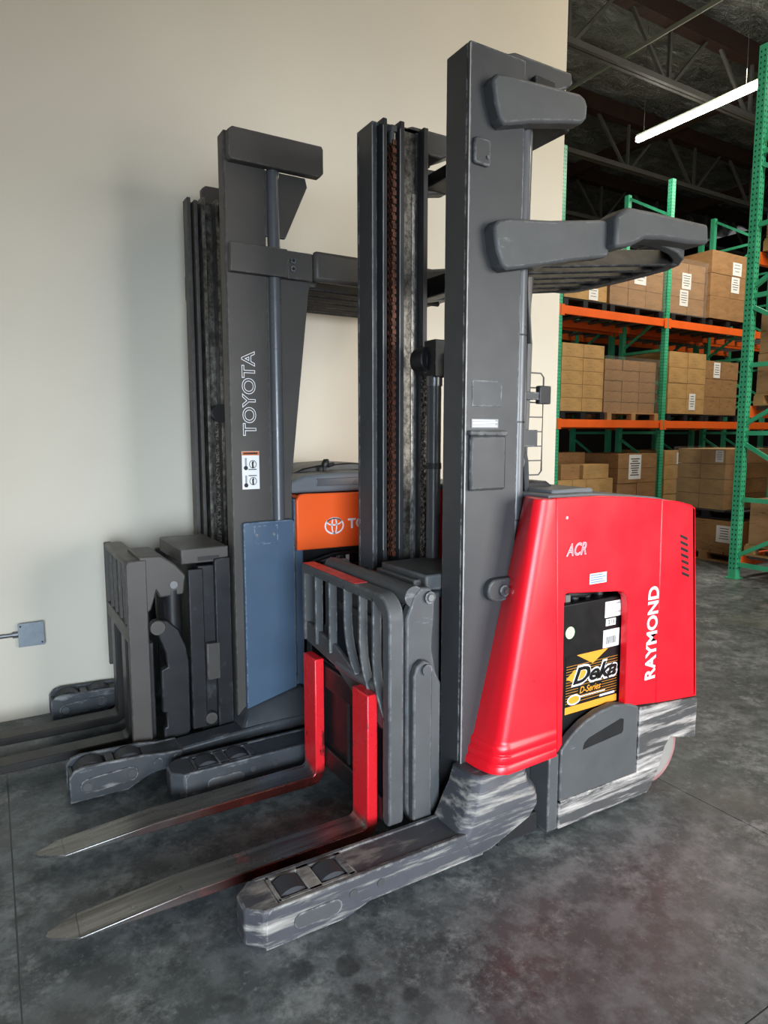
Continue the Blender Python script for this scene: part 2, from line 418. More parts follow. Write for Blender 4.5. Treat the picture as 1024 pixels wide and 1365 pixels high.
# junction box with conduit on the wall
jb = empty('junction_box', (0.155, WY - .02, 0.42), 'grey square metal junction box on the pale wall', 'electrical box')
B('back_box', 'box_metal', jb, 0.085, 0.197, WY - .032, WY, 0.402, 0.518, bevel=.004)
B('cover_plate', 'box_metal', jb, 0.080, 0.202, WY - .037, WY - .031, 0.397, 0.523, bevel=.002)
for cx, cz in ((0.092, .508), (.19, .412)):
    build('screw', MB().tube([(cx, WY - .036, cz), (cx, WY - .040, cz)], .005, 8), 'grey_print', jb)
build('conduit', MB().tube([(-2.4, WY - .014, .462), (.06, WY - .014, .462)], .011, 10), 'steel_bright', jb)
build('conduit_fitting', MB().tube([(.055, WY - .014, .462), (.085, WY - .014, .462)], .017, 10), 'steel_bright', jb)

# ------------------------------------------------------------------ pallet racks
def post(root, x, y, h, holes):
    mb = MB(); s = .041
    mb.prism([(x - s, y - s), (x + s, y - s), (x + s, y + s), (x + .012, y + s), (x + .012, y + s - .02), (x - .012, y + s - .02), (x - .012, y + s), (x - s, y + s)], 'z', 0.008, h)
    o = build('upright_post', mb, 'rack_green', root, smooth=0)
    B('foot_plate', 'rack_green', root, x - .07, x + .07, y - .06, y + .06, 0, .008, smooth=0)
    if holes:
        hb = MB(); z = 0.1
        while z < h - .05:
            for d in (-.019, .019):
                hb.box(x + d - .006, x + d + .006, y - s - .0008, y - s, z, z + .018)
                hb.box(x - s - .0008, x - s, y + d - .006, y + d + .006, z, z + .018)
            z += .0508
        build('post_holes', hb, 'rack_hole', o, smooth=0, kind='stuff')
def rack(label, frames, y0, depth, levels, h, holes=(), decks=True, first=0.17, braces=True):
    root = empty('pallet_rack', (frames[0], y0, 0), label, 'rack')
    for fx in frames:
        post(root, fx, y0, h, (fx, 0) in holes); post(root, fx, y0 + depth, h, (fx, 1) in holes)
        if not braces: continue
        z = first; i = 0
        while z < h - .05:
            build('brace', MB().bar((fx, y0 + .04, z), (fx, y0 + depth - .04, z), .03, .045), 'rack_green', root, smooth=0)
            a = (0.10, .57) if i % 2 == 0 else (.57, .10)
            if z + .6 < h:
                build('brace', MB().bar((fx, y0 + depth - .04, z + a[0]), (fx, y0 + .04, z + a[1]), .03, .04), 'rack_green', root, smooth=0)
            z += .685; i += 1
    for a, b in zip(frames[:-1], frames[1:]):
        for lz in levels:
            for yy in (y0, y0 + depth):
                s = -1 if yy == y0 else 1
                bm_ = build('load_beam', MB().prism([(yy - .024, lz - .12), (yy + .024, lz - .12), (yy + .024, lz), (yy - .024, lz)], 'x', a + .043, b - .043), 'rack_orange', root, smooth=0)
                for ex in (a + .046, b - .046):
                    B('beam_connector', 'rack_orange', bm_, ex - .005 - .03, ex + .005 + .03, yy - .047 if s < 0 else yy + .042, yy - .042 if s < 0 else yy + .047, lz - .15, lz + .01, smooth=0)
            if decks:
                n = 7
                for q in range(n):
                    xx = a + .2 + (b - a - .4) * q / (n - 1)
                    B('deck_support', 'truss_steel', root, xx - .03, xx + .03, y0 + .03, y0 + depth - .03, lz - .045, lz - .004, smooth=0)
    return root
AY = 7.30
FA = [4.88, 7.32, 9.76, 12.20, 14.64]
rack('green upright rack with orange beams in front, full of tan cartons behind the red truck', FA, AY, .86, (1.74, 3.40), 5.6, holes=[(7.32, 0), (9.76, 0), (12.20, 0)])
rack('second green and orange rack standing back to back behind the carton rack', FA[1:], AY + 1.10, .86, (1.74, 3.40), 5.35)
BX = 6.71; BY = 3.14
rack('near green rack with tall bright end frame at the right edge', [BX, BX + 2.44], BY, .90, (0.24, 1.80, 3.33), 5.25, holes=[(BX, 1)], first=.15)

def pallet(label, x0, x1, y0, y1, z, mat, along='x', h=.12):
    root = empty('pallet', ((x0 + x1) / 2, (y0 + y1) / 2, z), label, 'pallet', 'pallets under the carton loads')
    for i in range(5):
        w = (y1 - y0) / 5
        B('deck_board', mat, root, x0, x1, y0 + i * w + .01, y0 + (i + 1) * w - .01, z + h - .02, z + h, smooth=0)
    for i in range(3):
        xa = x0 + (x1 - x0 - .1) * i / 2
        for j in range(3):
            ya = y0 + (y1 - y0 - .1) * j / 2
            B('block', mat, root, xa, xa + .1, ya, ya + .1, z + .018, z + h - .02, smooth=0)
        B('bottom_board', mat, root, xa, xa + .1, y0, y1, z, z + .018, smooth=0)
    return root
CART = {}
def carton(x0, x1, y0, y1, z0, z1, mat, label, group, jit=0.004):
    sz = (round(x1 - x0, 3), round(y1 - y0, 3), round(z1 - z0, 3)); key = sz + (mat,)
    if key not in CART:
        me = bpy.data.meshes.new('carton'); mb = MB().box(-sz[0] / 2, sz[0] / 2, -sz[1] / 2, sz[1] / 2, 0, sz[2])
        me.from_pydata(mb.v, [], mb.f); me.materials.append(M[mat]); CART[key] = me
    o = bpy.data.objects.new('carton', CART[key]); C.objects.link(o)
    o.location = ((x0 + x1) / 2 + random.uniform(-jit, jit), (y0 + y1) / 2 + random.uniform(-jit, jit), z0)
    o['label'] = label; o['category'] = 'carton'; o['group'] = group
    ORG[o.name] = Vector(o.location)
    return o
def paper(car, x, z, w, h, lines=5, face='y', off=0.0):
    """shipping paper stuck on a carton's near face; (x, z) its lower left corner in world space"""
    loc = ORG[car.name]; me = car.data
    if face == 'y':
        yy = loc.y + min(v.co.y for v in me.vertices) - .003 - off
        p = B('paper_label', 'paper', car, x, x + w, yy - .002, yy, z, z + h, smooth=0)
        mb = MB()
        for i in range(lines):
            zz = z + h * (0.85 - .75 * i / max(lines, 1)); ll = w * random.uniform(.45, .8)
            mb.box(x + (w - ll) / 2, x + (w + ll) / 2, yy - .0026, yy - .002, zz - h * .04, zz)
    else:
        xx = loc.x + min(v.co.x for v in me.vertices) - .003 - off
        p = B('paper_label', 'paper', car, xx - .002, xx, x, x + w, z, z + h, smooth=0)
        mb = MB()
        for i in range(lines):
            zz = z + h * (0.85 - .75 * i / max(lines, 1)); ll = w * random.uniform(.45, .8)
            mb.box(xx - .0026, xx - .002, x + (w - ll) / 2, x + (w + ll) / 2, zz - h * .04, zz)
    if lines: build('print', mb, 'grey_print', p, smooth=0)
def stack(x0, x1, y0, y1, z0, z1, nx, ny, nz, mat, label, group, gap=.004):
    out = {}
    for iz in range(nz):
        for iy in range(ny):
            for ix in range(nx):
                a = (x1 - x0) / nx; b = (y1 - y0) / ny; c = (z1 - z0) / nz
                lb_ = label
                if nx * ny * nz > 1:
                    col = ['sole', 'left', 'middle', 'right', 'fourth'][0 if nx == 1 else (ix + 1 if nx > 2 else (1 if ix == 0 else 3))]
                    lay = 'only' if nz == 1 else 'bottom' if iz == 0 else 'top' if iz == nz - 1 else ['', 'second', 'third', 'fourth'][iz]
                    dep = '' if ny == 1 else (' front' if iy == 0 else ' rear')
                    lb_ = '%s%s carton, %s layer, %s' % (col, dep, lay, label)
                out[(ix, iy, iz)] = carton(x0 + ix * a + gap, x0 + (ix + 1) * a - gap, y0 + iy * b + gap, y0 + (iy + 1) * b - gap, z0 + iz * c + (.001 if iz else 0), z0 + (iz + 1) * c - .004, mat, lb_, group)
    return out
def wrap(x0, x1, y0, y1, z0, z1, label):
    mb = MB(); pts = [(x0, y0), ((x0 + x1) / 2, y0 - .015), (x1, y0), (x1 + .01, (y0 + y1) / 2), (x1, y1), ((x0 + x1) / 2, y1 + .01), (x0, y1), (x0 - .015, (y0 + y1) / 2)]
    rings = []
    nz = 9
    for i in range(nz + 1):
        z = z0 + (z1 - z0) * i / nz
        rings.append([(px + random.uniform(-.012, .012), py + random.uniform(-.012, .012), z) for px, py in pts])
    n = len(pts); vs = [p for q in rings for p in q]; fs = []
    for j in range(nz):
        for i in range(n):
            a, b = j * n + i, j * n + (i + 1) % n; fs.append((a, b, b + n, a + n))
    mb.add(vs, fs)
    tag(build('stretch_wrap', mb, 'shrink_wrap', smooth=80), label, 'plastic wrap')

Y0, Y1 = AY - .02, AY + .90
# middle level
pallet('black pallet at the left end of the middle rack level', 7.40, 8.36, Y0, Y1, 1.74, 'pallet_black')
stack(7.40, 8.31, Y0, Y1, 1.862, 2.87, 2, 1, 5, 'card_tan', 'five-layer tan stack at left of middle rack level', 'five-layer stack on the middle level')
pallet('pale wooden pallet on the middle rack level beside a green post', 8.42, 9.66, Y0, Y1, 1.74, 'wood_pallet')
s2 = stack(8.42, 9.66, Y0 + .08, Y1, 1.862, 2.70, 3, 1, 5, 'card_brown', 'wrapped dull brown load on middle level', 'wrapped brown load on the middle level')
wrap(8.39, 9.69, Y0 + .05, Y1 + .02, 1.84, 2.74, 'clear stretch wrap around the dull brown load on the middle level')
pallet('black pallet just right of the middle green post, middle level', 9.88, 10.9, Y0, Y1, 1.74, 'pallet_black')
s3 = stack(9.88, 10.88, Y0, Y1, 1.862, 2.90, 2, 1, 4, 'card_tan', 'four-layer tan stack right of middle green post', 'four-layer tan stack on the middle level')
paper(s3[(1, 0, 0)], 10.45, 1.93, .17, .28)
pallet('black pallet beside the near rack frame on the middle level', 11.0, 12.0, Y0 + .05, Y1, 1.74, 'pallet_black')
s4 = stack(10.98, 12.0, Y0 + .1, Y1, 1.862, 2.82, 2, 1, 3, 'card_brown', 'three-layer brown stack beside near rack frame, middle level', 'three-layer stack on the middle level')
paper(s4[(0, 0, 2)], 11.26, 2.52, .19, .27)
# top level
pallet('black pallet at the left of the top rack level', 7.40, 8.32, Y0, Y1, 3.40, 'pallet_black')
s5 = stack(7.40, 8.32, Y0, Y1, 3.522, 3.84, 2, 1, 1, 'card_tan', 'low tan load at left of top rack level', 'single tan layer on the top level')
paper(s5[(1, 0, 0)], 7.92, 3.53, .2, .17, 3)
pallet('black pallet left of the middle green post on the top level', 8.40, 9.66, Y0, Y1, 3.40, 'pallet_black')
s6 = stack(8.40, 9.66, Y0 + .02, Y1, 3.522, 4.34, 3, 1, 3, 'card_brown', 'wrapped top-level load left of green post', 'wrapped load on the top level, left of post')
paper(s6[(1, 0, 1)], 8.95, 3.88, .28, .2, 3)
wrap(8.37, 9.69, Y0 - .01, Y1 + .02, 3.50, 4.37, 'clear stretch wrap around the top-level load left of the middle green post')
pallet('black pallet right of the middle green post on the top level', 9.88, 10.8, Y0, Y1, 3.40, 'pallet_black')
s7 = stack(9.88, 10.78, Y0 + .04, Y1, 3.522, 4.36, 2, 1, 3, 'card_brown', 'wrapped top-level load just right of green post', 'wrapped load on the top level, right of post')
paper(s7[(0, 0, 1)], 10.16, 3.94, .24, .26); paper(s7[(0, 0, 0)], 10.12, 3.66, .22, .26, off=.001)
wrap(9.85, 10.81, Y0 + .01, Y1 + .02, 3.50, 4.42, 'wrinkled clear wrap around the low top-level load with two papers')
pallet('black pallet beside the near rack frame on the top level', 10.9, 12.0, Y0, Y1, 3.40, 'pallet_black')
s8 = stack(10.86, 12.02, Y0 - .02, Y1, 3.522, 4.66, 2, 1, 3, 'card_brown', 'tall top-level load beside near rack frame', 'tall load on the top level')
paper(s8[(1, 0, 2)], 11.47, 4.30, .26, .22, 3); paper(s8[(1, 0, 1)], 11.45, 4.0, .24, .27)
# loose straps on top of a load
tag(build('strap_bundle', MB().tube([(9.62 + .22 * math.cos(q * 1.3) * (1 - q * .01), AY + .3 + .2 * math.sin(q * 1.3), 4.37 + .004 * q + .03 * math.sin(q * 2.1)) for q in range(26)], .012, 6), 'card_red'), 'tangle of brown strapping lying on the wrapped top-level load', 'strapping')
# floor level
s9 = stack(7.40, 8.62, Y0, Y1, 0.0, 0.82, 4, 1, 3, 'card_tan', 'low tan floor stack at left of rack', 'low floor stack behind the red truck')
tag(carton(7.5, 7.90, Y0 + .05, Y0 + .45, .822, 1.05, 'card_brown', '', ''), 'small brown carton on the low floor stack next to the left green post', 'carton')
tag(carton(7.95, 8.52, Y0 + .02, Y0 + .45, .822, 1.04, 'card_tan', '', ''), 'small bright tan carton lying on the low floor stack', 'carton')
tag(carton(7.9, 8.5, Y0 + .50, Y0 + .85, .822, 1.22, 'card_brown', '', ''), 'taller brown carton at the back of the low floor stack', 'carton')
s10 = stack(8.72, 9.68, Y0, Y1, 0.0, 1.20, 2, 1, 5, 'card_brown', 'brown floor stack with long white paper', 'floor stack left of the middle post')
paper(s10[(0, 0, 4)], 8.98, .78, .3, .4, 8)
s11 = stack(9.88, 10.86, Y0, Y1, 0.0, 1.24, 2, 1, 5, 'card_tan', 'tan floor stack right of middle post', 'floor stack right of the middle post')
paper(s11[(0, 0, 4)], 10.2, 1.0, .24, .2, 0)
# double stack standing in the aisle beyond the red truck
pallet('grimy floor pallet under the lowest cartons right of the red truck', 7.39, 8.35, 4.42, 5.30, 0, 'wood_pallet')
s12 = stack(7.39, 8.35, 4.42, 5.30, .122, .50, 1, 1, 1, 'card_brown', 'wide low brown carton with a white paper on the floor pallet', 'lowest carton beside the red truck')
paper(s12[(0, 0, 0)], 4.50, .24, .20, .20, 5, face='x')
pallet('black pallet on top of the wide low carton', 7.42, 8.35, 4.44, 5.30, .503, 'pallet_black', h=.11)
s13 = stack(7.44, 8.35, 4.66, 5.30, .616, 1.34, 1, 2, 4, 'card_tan', 'wrapped upper stack just right of red truck', 'upper stack beside the red truck')
paper(s13[(0, 0, 3)], 4.69, 1.18, .1, .14, 4, face='x')
wrap(7.41, 8.38, 4.63, 5.33, .6, 1.36, 'clear wrap around the upper carton stack just right of the red truck')
# near rack loads at the right edge
pallet('wooden pallet on the middle level of the near rack', 6.80, 7.80, BY + .0, BY + .86, 1.80, 'wood_pallet')
stack(6.80, 7.80, BY + .02, BY + .84, 1.922, 2.72, 2, 1, 2, 'card_red', 'reddish load on near rack middle level', 'cartons on the near rack middle level')
pallet('wooden pallet on the lowest level of the near rack', 6.80, 7.80, BY, BY + .86, .24, 'wood_pallet')
tag(carton(6.80, 7.35, BY + .04, BY + .82, .363, .84, 'card_red', '', ''), 'torn reddish carton on the lowest level of the near rack', 'carton')
tag(carton(6.86, 7.35, BY + .02, BY + .45, .845, 1.12, 'card_red', '', ''), 'bright reddish carton on top of the torn carton, near rack', 'carton')
stack(7.4, 8.2, BY + .02, BY + .84, .363, 1.28, 2, 1, 3, 'card_tan', 'tan stack behind torn carton, near rack', 'cartons behind the torn one')
pallet('wooden pallet on the top level of the near rack', 6.80, 7.80, BY, BY + .86, 3.33, 'wood_pallet')
stack(6.80, 7.80, BY + .02, BY + .84, 3.452, 3.70, 1, 1, 1, 'card_brown', 'flat brown load on the top level of the near rack', 'flat load on the near rack')

# ------------------------------------------------------------------ red reach truck
YC = 2.235
def my(y): return 2 * YC - y
R = empty('reach_truck', (1.6, YC, 0), 'red and grey reach truck with white lettering and red forks, in front', 'forklift')
def yb(s, a, b):
    return (a, b) if s > 0 else (my(b), my(a))

def leg(root, s, x_tip, x_end, ya, yb_, mat, nose=0.05, h=.13):
    """outrigger with two load wheels in open pockets"""
    y0, y1 = (ya, yb_)
    mb = MB()
    prof = [(x_tip, .004), (x_tip + .26, .004), (x_tip + .35, .03), (x_end, .03), (x_end, h), (x_tip + .02, h), (x_tip, h - .02)]
    mb.prism(prof, 'y', y0, y0 + .018); mb.prism(prof, 'y', y1 - .018, y1)
    o = build('outrigger', mb, mat, root, bevel=.004)
    mb = MB()
    e_ = .0015
    nz = [(x_tip - nose, y0 + .045), (x_tip - .002, y0 + e_), (x_tip + .05, y0 + e_), (x_tip + .05, y1 - e_), (x_tip - .002, y1 - e_), (x_tip - nose, y1 - .045)]
    mb.prism(nz, 'z', .012, h - e_)
    build('nose', mb, mat, o, bevel=.006)
    mb = MB()
    for a, b in ((x_tip + .05, x_tip + .062), (x_tip + .15, x_tip + .195), (x_tip + .285, x_tip + .31)):
        mb.box(a, b, y0 + .018, y1 - .018, .03, h)
    mb.box(x_tip + .31, x_end, y0 + .018, y1 - .018, .03, h - .004)
    mb.box(x_tip + .05, x_tip + .31, y0 + .018, y0 + .032, .09, h); mb.box(x_tip + .05, x_tip + .31, y1 - .032, y1 - .018, .09, h)
    build('top_plate', mb, mat, o, bevel=.003)
    for cx in (x_tip + .106, x_tip + .24):
        pts = [(cx, y0 + .036, .074), (cx, y0 + .045, .074), (cx, y1 - .045, .074), (cx, y1 - .036, .074)]
        mb = MB(); mb.tube(pts, [.056, .066, .066, .056], 26)
        build('load_wheel', mb, 'rubber', root, label='dark grey load wheel')
    return o
def side_recess(o, y, x0, x1, z0, z1, mat, cap='steel_bright'):
    rr = (z1 - z0) / 2; cz = (z0 + z1) / 2
    poly = arc(x0 + rr, cz, rr, 90, 270, 8) + arc(x1 - rr, cz, rr, -90, 90, 8)
    build('axle_plate', MB().prism(poly, 'y', y - .004, y + .002), mat, o, bevel=.0015)
for s in (1, -1):
    ya, yb_ = yb(s, 1.70, 1.86)
    o = leg(R, s, .612, 1.42, ya, yb_, 'scraped_leg' if s > 0 else 'leg_grey')
    side_recess(o, ya, .70, .86, .035, .085, 'truck_grey')
    for cx in (.90, 1.0):
        build('pin', MB().tube([(cx, ya + .004, .08), (cx, ya - .003, .08)], .014, 14), 'steel_bright', o)
    # shoulder casting
    def sec(z, x0, x1, y0, y1, c=.03):
        pts = [(x0 + c, y0), (x1 - c, y0), (x1, y0 + c), (x1, y1), (x0, y1), (x0, y0 + c)]
        return [(px, py if s > 0 else my(py), z) for px, py in pts]
    mb = MB()
    mb.loft([sec(.035, 1.34, 1.47, 1.70, 1.87), sec(.11, 1.31, 1.66, 1.695, 1.87), sec(.15, 1.335, 1.695, 1.695, 1.87), sec(.20, 1.36, 1.685, 1.70, 1.87), sec(.24, 1.385, 1.66, 1.715, 1.87), sec(.302, 1.405, 1.645, 1.728, 1.87)])
    build('outrigger_shoulder', mb, 'scraped_leg', R, bevel=.008, smooth=50)
    y_a, y_b = yb(s, 1.72, 1.80)
    B('side_stabiliser', 'carriage_black', R, 1.5, 1.69, y_a, y_b, .02, .1, bevel=.004)

# mast: two outer channels with nested rails
ZT = 2.775
for s in (1, -1):
    a = lambda y0, y1: yb(s, y0, y1)
    mb = MB()
    y0, y1 = a(1.846, 1.862); mb.box(1.425, 1.665, y0, y1, .03, ZT)
    y0, y1 = a(1.862, 1.978); mb.box(1.425, 1.450, y0, y1, .03, ZT); mb.box(1.640, 1.665, y0, y1, .03, ZT)
    build('outer_mast_rail', mb, 'mast_grey', R, bevel=.004)
    mb = MB()
    y0, y1 = a(1.872, 1.884); mb.box(1.455, 1.636, y0, y1, .08, ZT + .01)
    y0, y1 = a(1.884, 2.005); mb.box(1.462, 1.482, y0, y1, .08, ZT + .01)
    build('middle_mast_rail', mb, 'mast_dark', R, bevel=.003)
    y0, y1 = a(1.958, 1.970)
    ir = build('inner_mast_rail', MB().box(1.56, 1.655, y0, y1, .1, ZT + .012), 'greasy_rail', R, bevel=.002)
    y0, y1 = a(1.935, 2.012)
    B('front_flange', 'mast_dark', ir, 1.54, 1.562, y0, y1, .1, ZT + .012, bevel=.003)
    y0, y1 = a(1.935, 2.02)
    B('rear_flange', 'mast_dark', ir, 1.652, 1.676, y0, y1, .1, ZT + .008, bevel=.003)
    y0, y1 = a(1.9705, 1.9735)
    B('worn_track', 'bare_rail', ir, 1.625, 1.650, y0, y1, .9, ZT - .25, smooth=0)
    y0 = a(1.99, 1.99)[0]
    build('lift_chain', chain(1.513, y0, .98, ZT - .07, .044, .0165), 'chain_rust', R, smooth=0, kind='stuff')
    mb = MB(); mb.tube([(1.513, y0, ZT - .08), (1.513, y0, ZT - .03)], .017, 12); mb.tube([(1.513, y0, ZT - .035), (1.513, y0, ZT - .012)], .024, 6)
    build('chain_anchor', mb, 'steel_bright', R)
    build('free_lift_chain', chain(1.60 if s < 0 else 1.655, a(2.115, 2.115)[0] if s < 0 else 2.18, .98, 1.84, .028, .016), 'chain_grease', R, smooth=0, kind='stuff')
B('mast_cross_member', 'mast_dark', R, 1.60, 1.68, 1.97, 2.50, .06, .16, bevel=.004)
B('mast_cross_member', 'mast_dark', R, 1.60, 1.66, 1.97, 2.50, .5, .6, bevel=.004)
mb = MB(); mb.tube([(1.60, 2.285, .1), (1.60, 2.285, 1.72)], .030, 22)
cyl = build('lift_cylinder', mb, 'cylinder_grey', R)
build('cylinder_collar', MB().tube([(1.60, 2.285, 1.36), (1.60, 2.285, 1.385)], .033, 22), 'mast_dark', cyl)
build('cylinder_gland', MB().tube([(1.60, 2.285, 1.70), (1.60, 2.285, 1.74)], .034, 22), 'steel_bright', cyl)
mb = MB(); mb.box(1.575, 1.64, 2.245, 2.325, 1.735, 1.885); mb.tube([(1.60, 2.30, 1.81), (1.60, 2.385, 1.81)], .058, 20)
build('crosshead', mb, 'carriage_black', R, bevel=.004)

for nm, b_ in (('worn_edge', (1.4235, 1.4270, 1.8447, 1.8482, .05, ZT - .01)), ('worn_edge', (1.4235, 1.4265, 2.488, 2.4915, 1.0, ZT - .02)), ('worn_edge', (1.4605, 1.4635, 2.463, 2.4665, 1.0, ZT - .02)), ('worn_edge', (1.5385, 1.5415, 2.4565, 2.4600, 1.0, ZT - .02))):
    B(nm, 'edge_bare', R, *b_, smooth=0)
# near mast plates, pipe, cables
build('cover_plate', MB().prism([(1.445, 2.395), (1.50, 2.393), (1.508, 2.40), (1.508, 2.47), (1.50, 2.48), (1.445, 2.48), (1.437, 2.47), (1.437, 2.40)], 'y', 1.832, 1.846), 'mast_grey', R, bevel=.005)
build('plate_bolt', MB().tube([(1.492, 1.834, 2.42), (1.492, 1.827, 2.42)], .006, 8), 'steel_bright', R)
ip = B('document_box', 'mast_grey', R, 1.438, 1.598, 1.828, 1.846, 1.305, 1.50, bevel=.010)
B('document_box_lid', 'mast_grey', ip, 1.434, 1.602, 1.824, 1.846, 1.498, 1.516, bevel=.005)
B('capacity_patch', 'truck_grey', R, 1.452, 1.585, 1.844, 1.8465, 1.60, 1.69, bevel=.001)
lb = B('warning_label', 'light_print', R, 1.450, 1.570, 1.843, 1.8465, 1.525, 1.556)
mb = MB()
for i in range(4): mb.box(1.455, 1.565 - .01 * (i % 2), 1.8424, 1.843, 1.530 + i * .0065, 1.5335 + i * .0065)
build('print', mb, 'white_print', lb, smooth=0)
mb = MB(); mb.tube([(1.700, 1.893, .95), (1.700, 1.893, 2.60)], .029, 18)
pp = build('mast_pipe', mb, 'cylinder_grey', R)
for zz in (1.18, 1.545, 1.86): build('pipe_joint', MB().tube([(1.70, 1.893, zz), (1.70, 1.893, zz + .006)], .0305, 18), 'carriage_black', pp)
for dx, yy, rr, m_ in ((1.745, 1.905, .010, 'cable_grey'), (1.772, 1.93, .008, 'rubber')):
    build('hydraulic_hose', MB().tube([(dx, yy, 1.2), (dx - .01, yy, 1.35), (dx + .01, yy + .01, 1.6), (dx, yy, 2.62)], rr, 8), m_, R)
build('hydraulic_hose', MB().tube([(1.76, 1.93, 1.27), (1.745, 1.93, 1.36), (1.79, 1.95, 1.42), (1.815, 1.97, 1.58), (1.83, 1.98, 1.85), (1.83, 1.98, 2.1)], .016, 9), 'cable_grey', R)
build('hydraulic_hose', MB().tube([(1.80, 1.94, 1.27), (1.79, 1.94, 1.40), (1.76, 1.94, 1.5), (1.755, 1.94, 1.75)], .014, 9), 'carriage_black', R)
B('hose_clamp', 'mast_grey', R, 1.72, 1.86, 1.93, 1.945, 1.635, 1.665, bevel=.003)
B('clamp_pad', 'carriage_black', R, 1.845, 1.905, 1.925, 1.95, 1.62, 1.69, bevel=.004)
B('hose_clamp', 'mast_grey', R, 1.72, 1.835, 1.92, 1.935, 1.455, 1.52, bevel=.003)
mb = MB(); x0, x1, z0, z1, yw = 1.80, 1.935, 1.34, 1.745, 2.0
loop = [(x0, z0), (x1 - .015, z0), (x1, z0 + .015), (x1, z1 - .015), (x1 - .015, z1), (x0, z1)]
mb.tube([(p[0], yw, p[1]) for p in loop], .0035, 6); mb.tube([(x0 + .05, yw, z0), (x0 + .05, yw, z1)], .003, 6)
for i in range(1, 7): mb.tube([(x0, yw, z0 + (z1 - z0) * i / 7), (x1, yw, z0 + (z1 - z0) * i / 7)], .003, 6)
build('wire_guard', mb, 'cable_grey', R)

# overhead guard: upper brackets, main arms, rear bow, slats
for s in (1, -1):
    y0, y1 = yb(s, 1.795, 1.86)
    up_poly = [(1.478, 2.648), (1.500, 2.672), (1.56, 2.680), (1.875, 2.700), (1.905, 2.690), (1.915, 2.665), (1.912, 2.625), (1.895, 2.604), (1.80, 2.586), (1.66, 2.555), (1.535, 2.520), (1.515, 2.528), (1.492, 2.585)]
    build('upper_guard_bracket', MB().prism(up_poly, 'y', y0, y1), 'truck_grey', R, bevel=.010)
    mb = MB(); y0, y1 = yb(s, 1.862, 1.97)
    mb.prism([(1.425, 2.765), (1.47, 2.782), (1.60, 2.788), (1.63, 2.80), (1.90, 2.802), (1.905, 2.765), (1.88, 2.745), (1.78, 2.70), (1.66, 2.70), (1.66, 2.765)], 'y', y0, y1)
    build('mast_top_cap', mb, 'mast_grey', R, bevel=.006)
    y0, y1 = yb(s, 1.835, 1.862)
    B('cable_slot', 'carriage_black', R, 1.70, 1.795, y0 + .0, y1, 2.70, 2.735, bevel=.004)
    y0, y1 = yb(s, 1.79, 1.862)
    arm = [(1.492, 2.195), (1.512, 2.215), (1.56, 2.228), (1.75, 2.250), (2.00, 2.292), (2.06, 2.292), (2.045, 2.165), (1.98, 2.152), (1.82, 2.118), (1.68, 2.085), (1.555, 2.058), (1.530, 2.066), (1.505, 2.12)]
    build('guard_arm', MB().prism(arm, 'y', y0, y1), 'truck_grey', R, bevel=.010)
    y0, y1 = yb(s, 1.745, 1.86)
    pod = [(2.03, 2.185), (2.03, 2.300), (2.10, 2.342), (2.25, 2.348), (2.45, 2.350), (2.575, 2.352), (2.585, 2.275), (2.45, 2.262), (2.30, 2.255), (2.20, 2.243), (2.12, 2.205)]
    build('guard_pod', MB().prism(pod, 'y', y0, y1), 'truck_grey', R, bevel=.014)
    y0, y1 = yb(s, 1.848, 1.88)
    B('arm_mount', 'mast_dark', R, 1.56, 1.66, y0, y1, 2.07, 2.24)
B('upper_cross_plate', 'carriage_black', R, 1.76, 1.90, 1.865, my(1.865), 2.60, 2.655, bevel=.006)
# rear bow in plan view
path = [(2.28, 1.84, 2.262), (2.42, 1.842, 2.258), (2.50, 1.848, 2.248), (2.56, 1.868, 2.236), (2.595, 1.91, 2.226), (2.615, 1.98, 2.222), (2.627, 2.10, 2.222), (2.63, YC, 2.222)]
path = path + [(x, my(y), z_) for x, y, z_ in reversed(path[:-1])]
rings = []
for i, p in enumerate(path):
    q0 = Vector(path[max(i - 1, 0)][:2]); q1 = Vector(path[min(i + 1, len(path) - 1)][:2]); d = (q1 - q0).normalized(); n = Vector((d.y, -d.x))
    w = .022
    rings.append([(p[0] + n.x * w, p[1] + n.y * w, p[2]), (p[0] + n.x * w, p[1] + n.y * w, 2.345), (p[0] - n.x * w, p[1] - n.y * w, 2.345), (p[0] - n.x * w, p[1] - n.y * w, p[2])])
build('guard_rear_bow', MB().loft(rings), 'truck_grey', R, bevel=.006, smooth=50)
B('guard_front_bar', 'carriage_black', R, 1.74, 1.80, 1.865, my(1.865), 2.11, 2.20, bevel=.006)
for i in range(6):
    yy = 1.93 + i * .122
    rg = [(-.034, .000), (-.026, -.008), (.036, .066), (.028, .074)]
    build('guard_slat', MB().loft([[(x_, yy + a_, z_ + b_) for a_, b_ in rg] for x_, z_ in ((1.78, 2.120), (2.612, 2.232))]), 'carriage_black', R, bevel=.003)

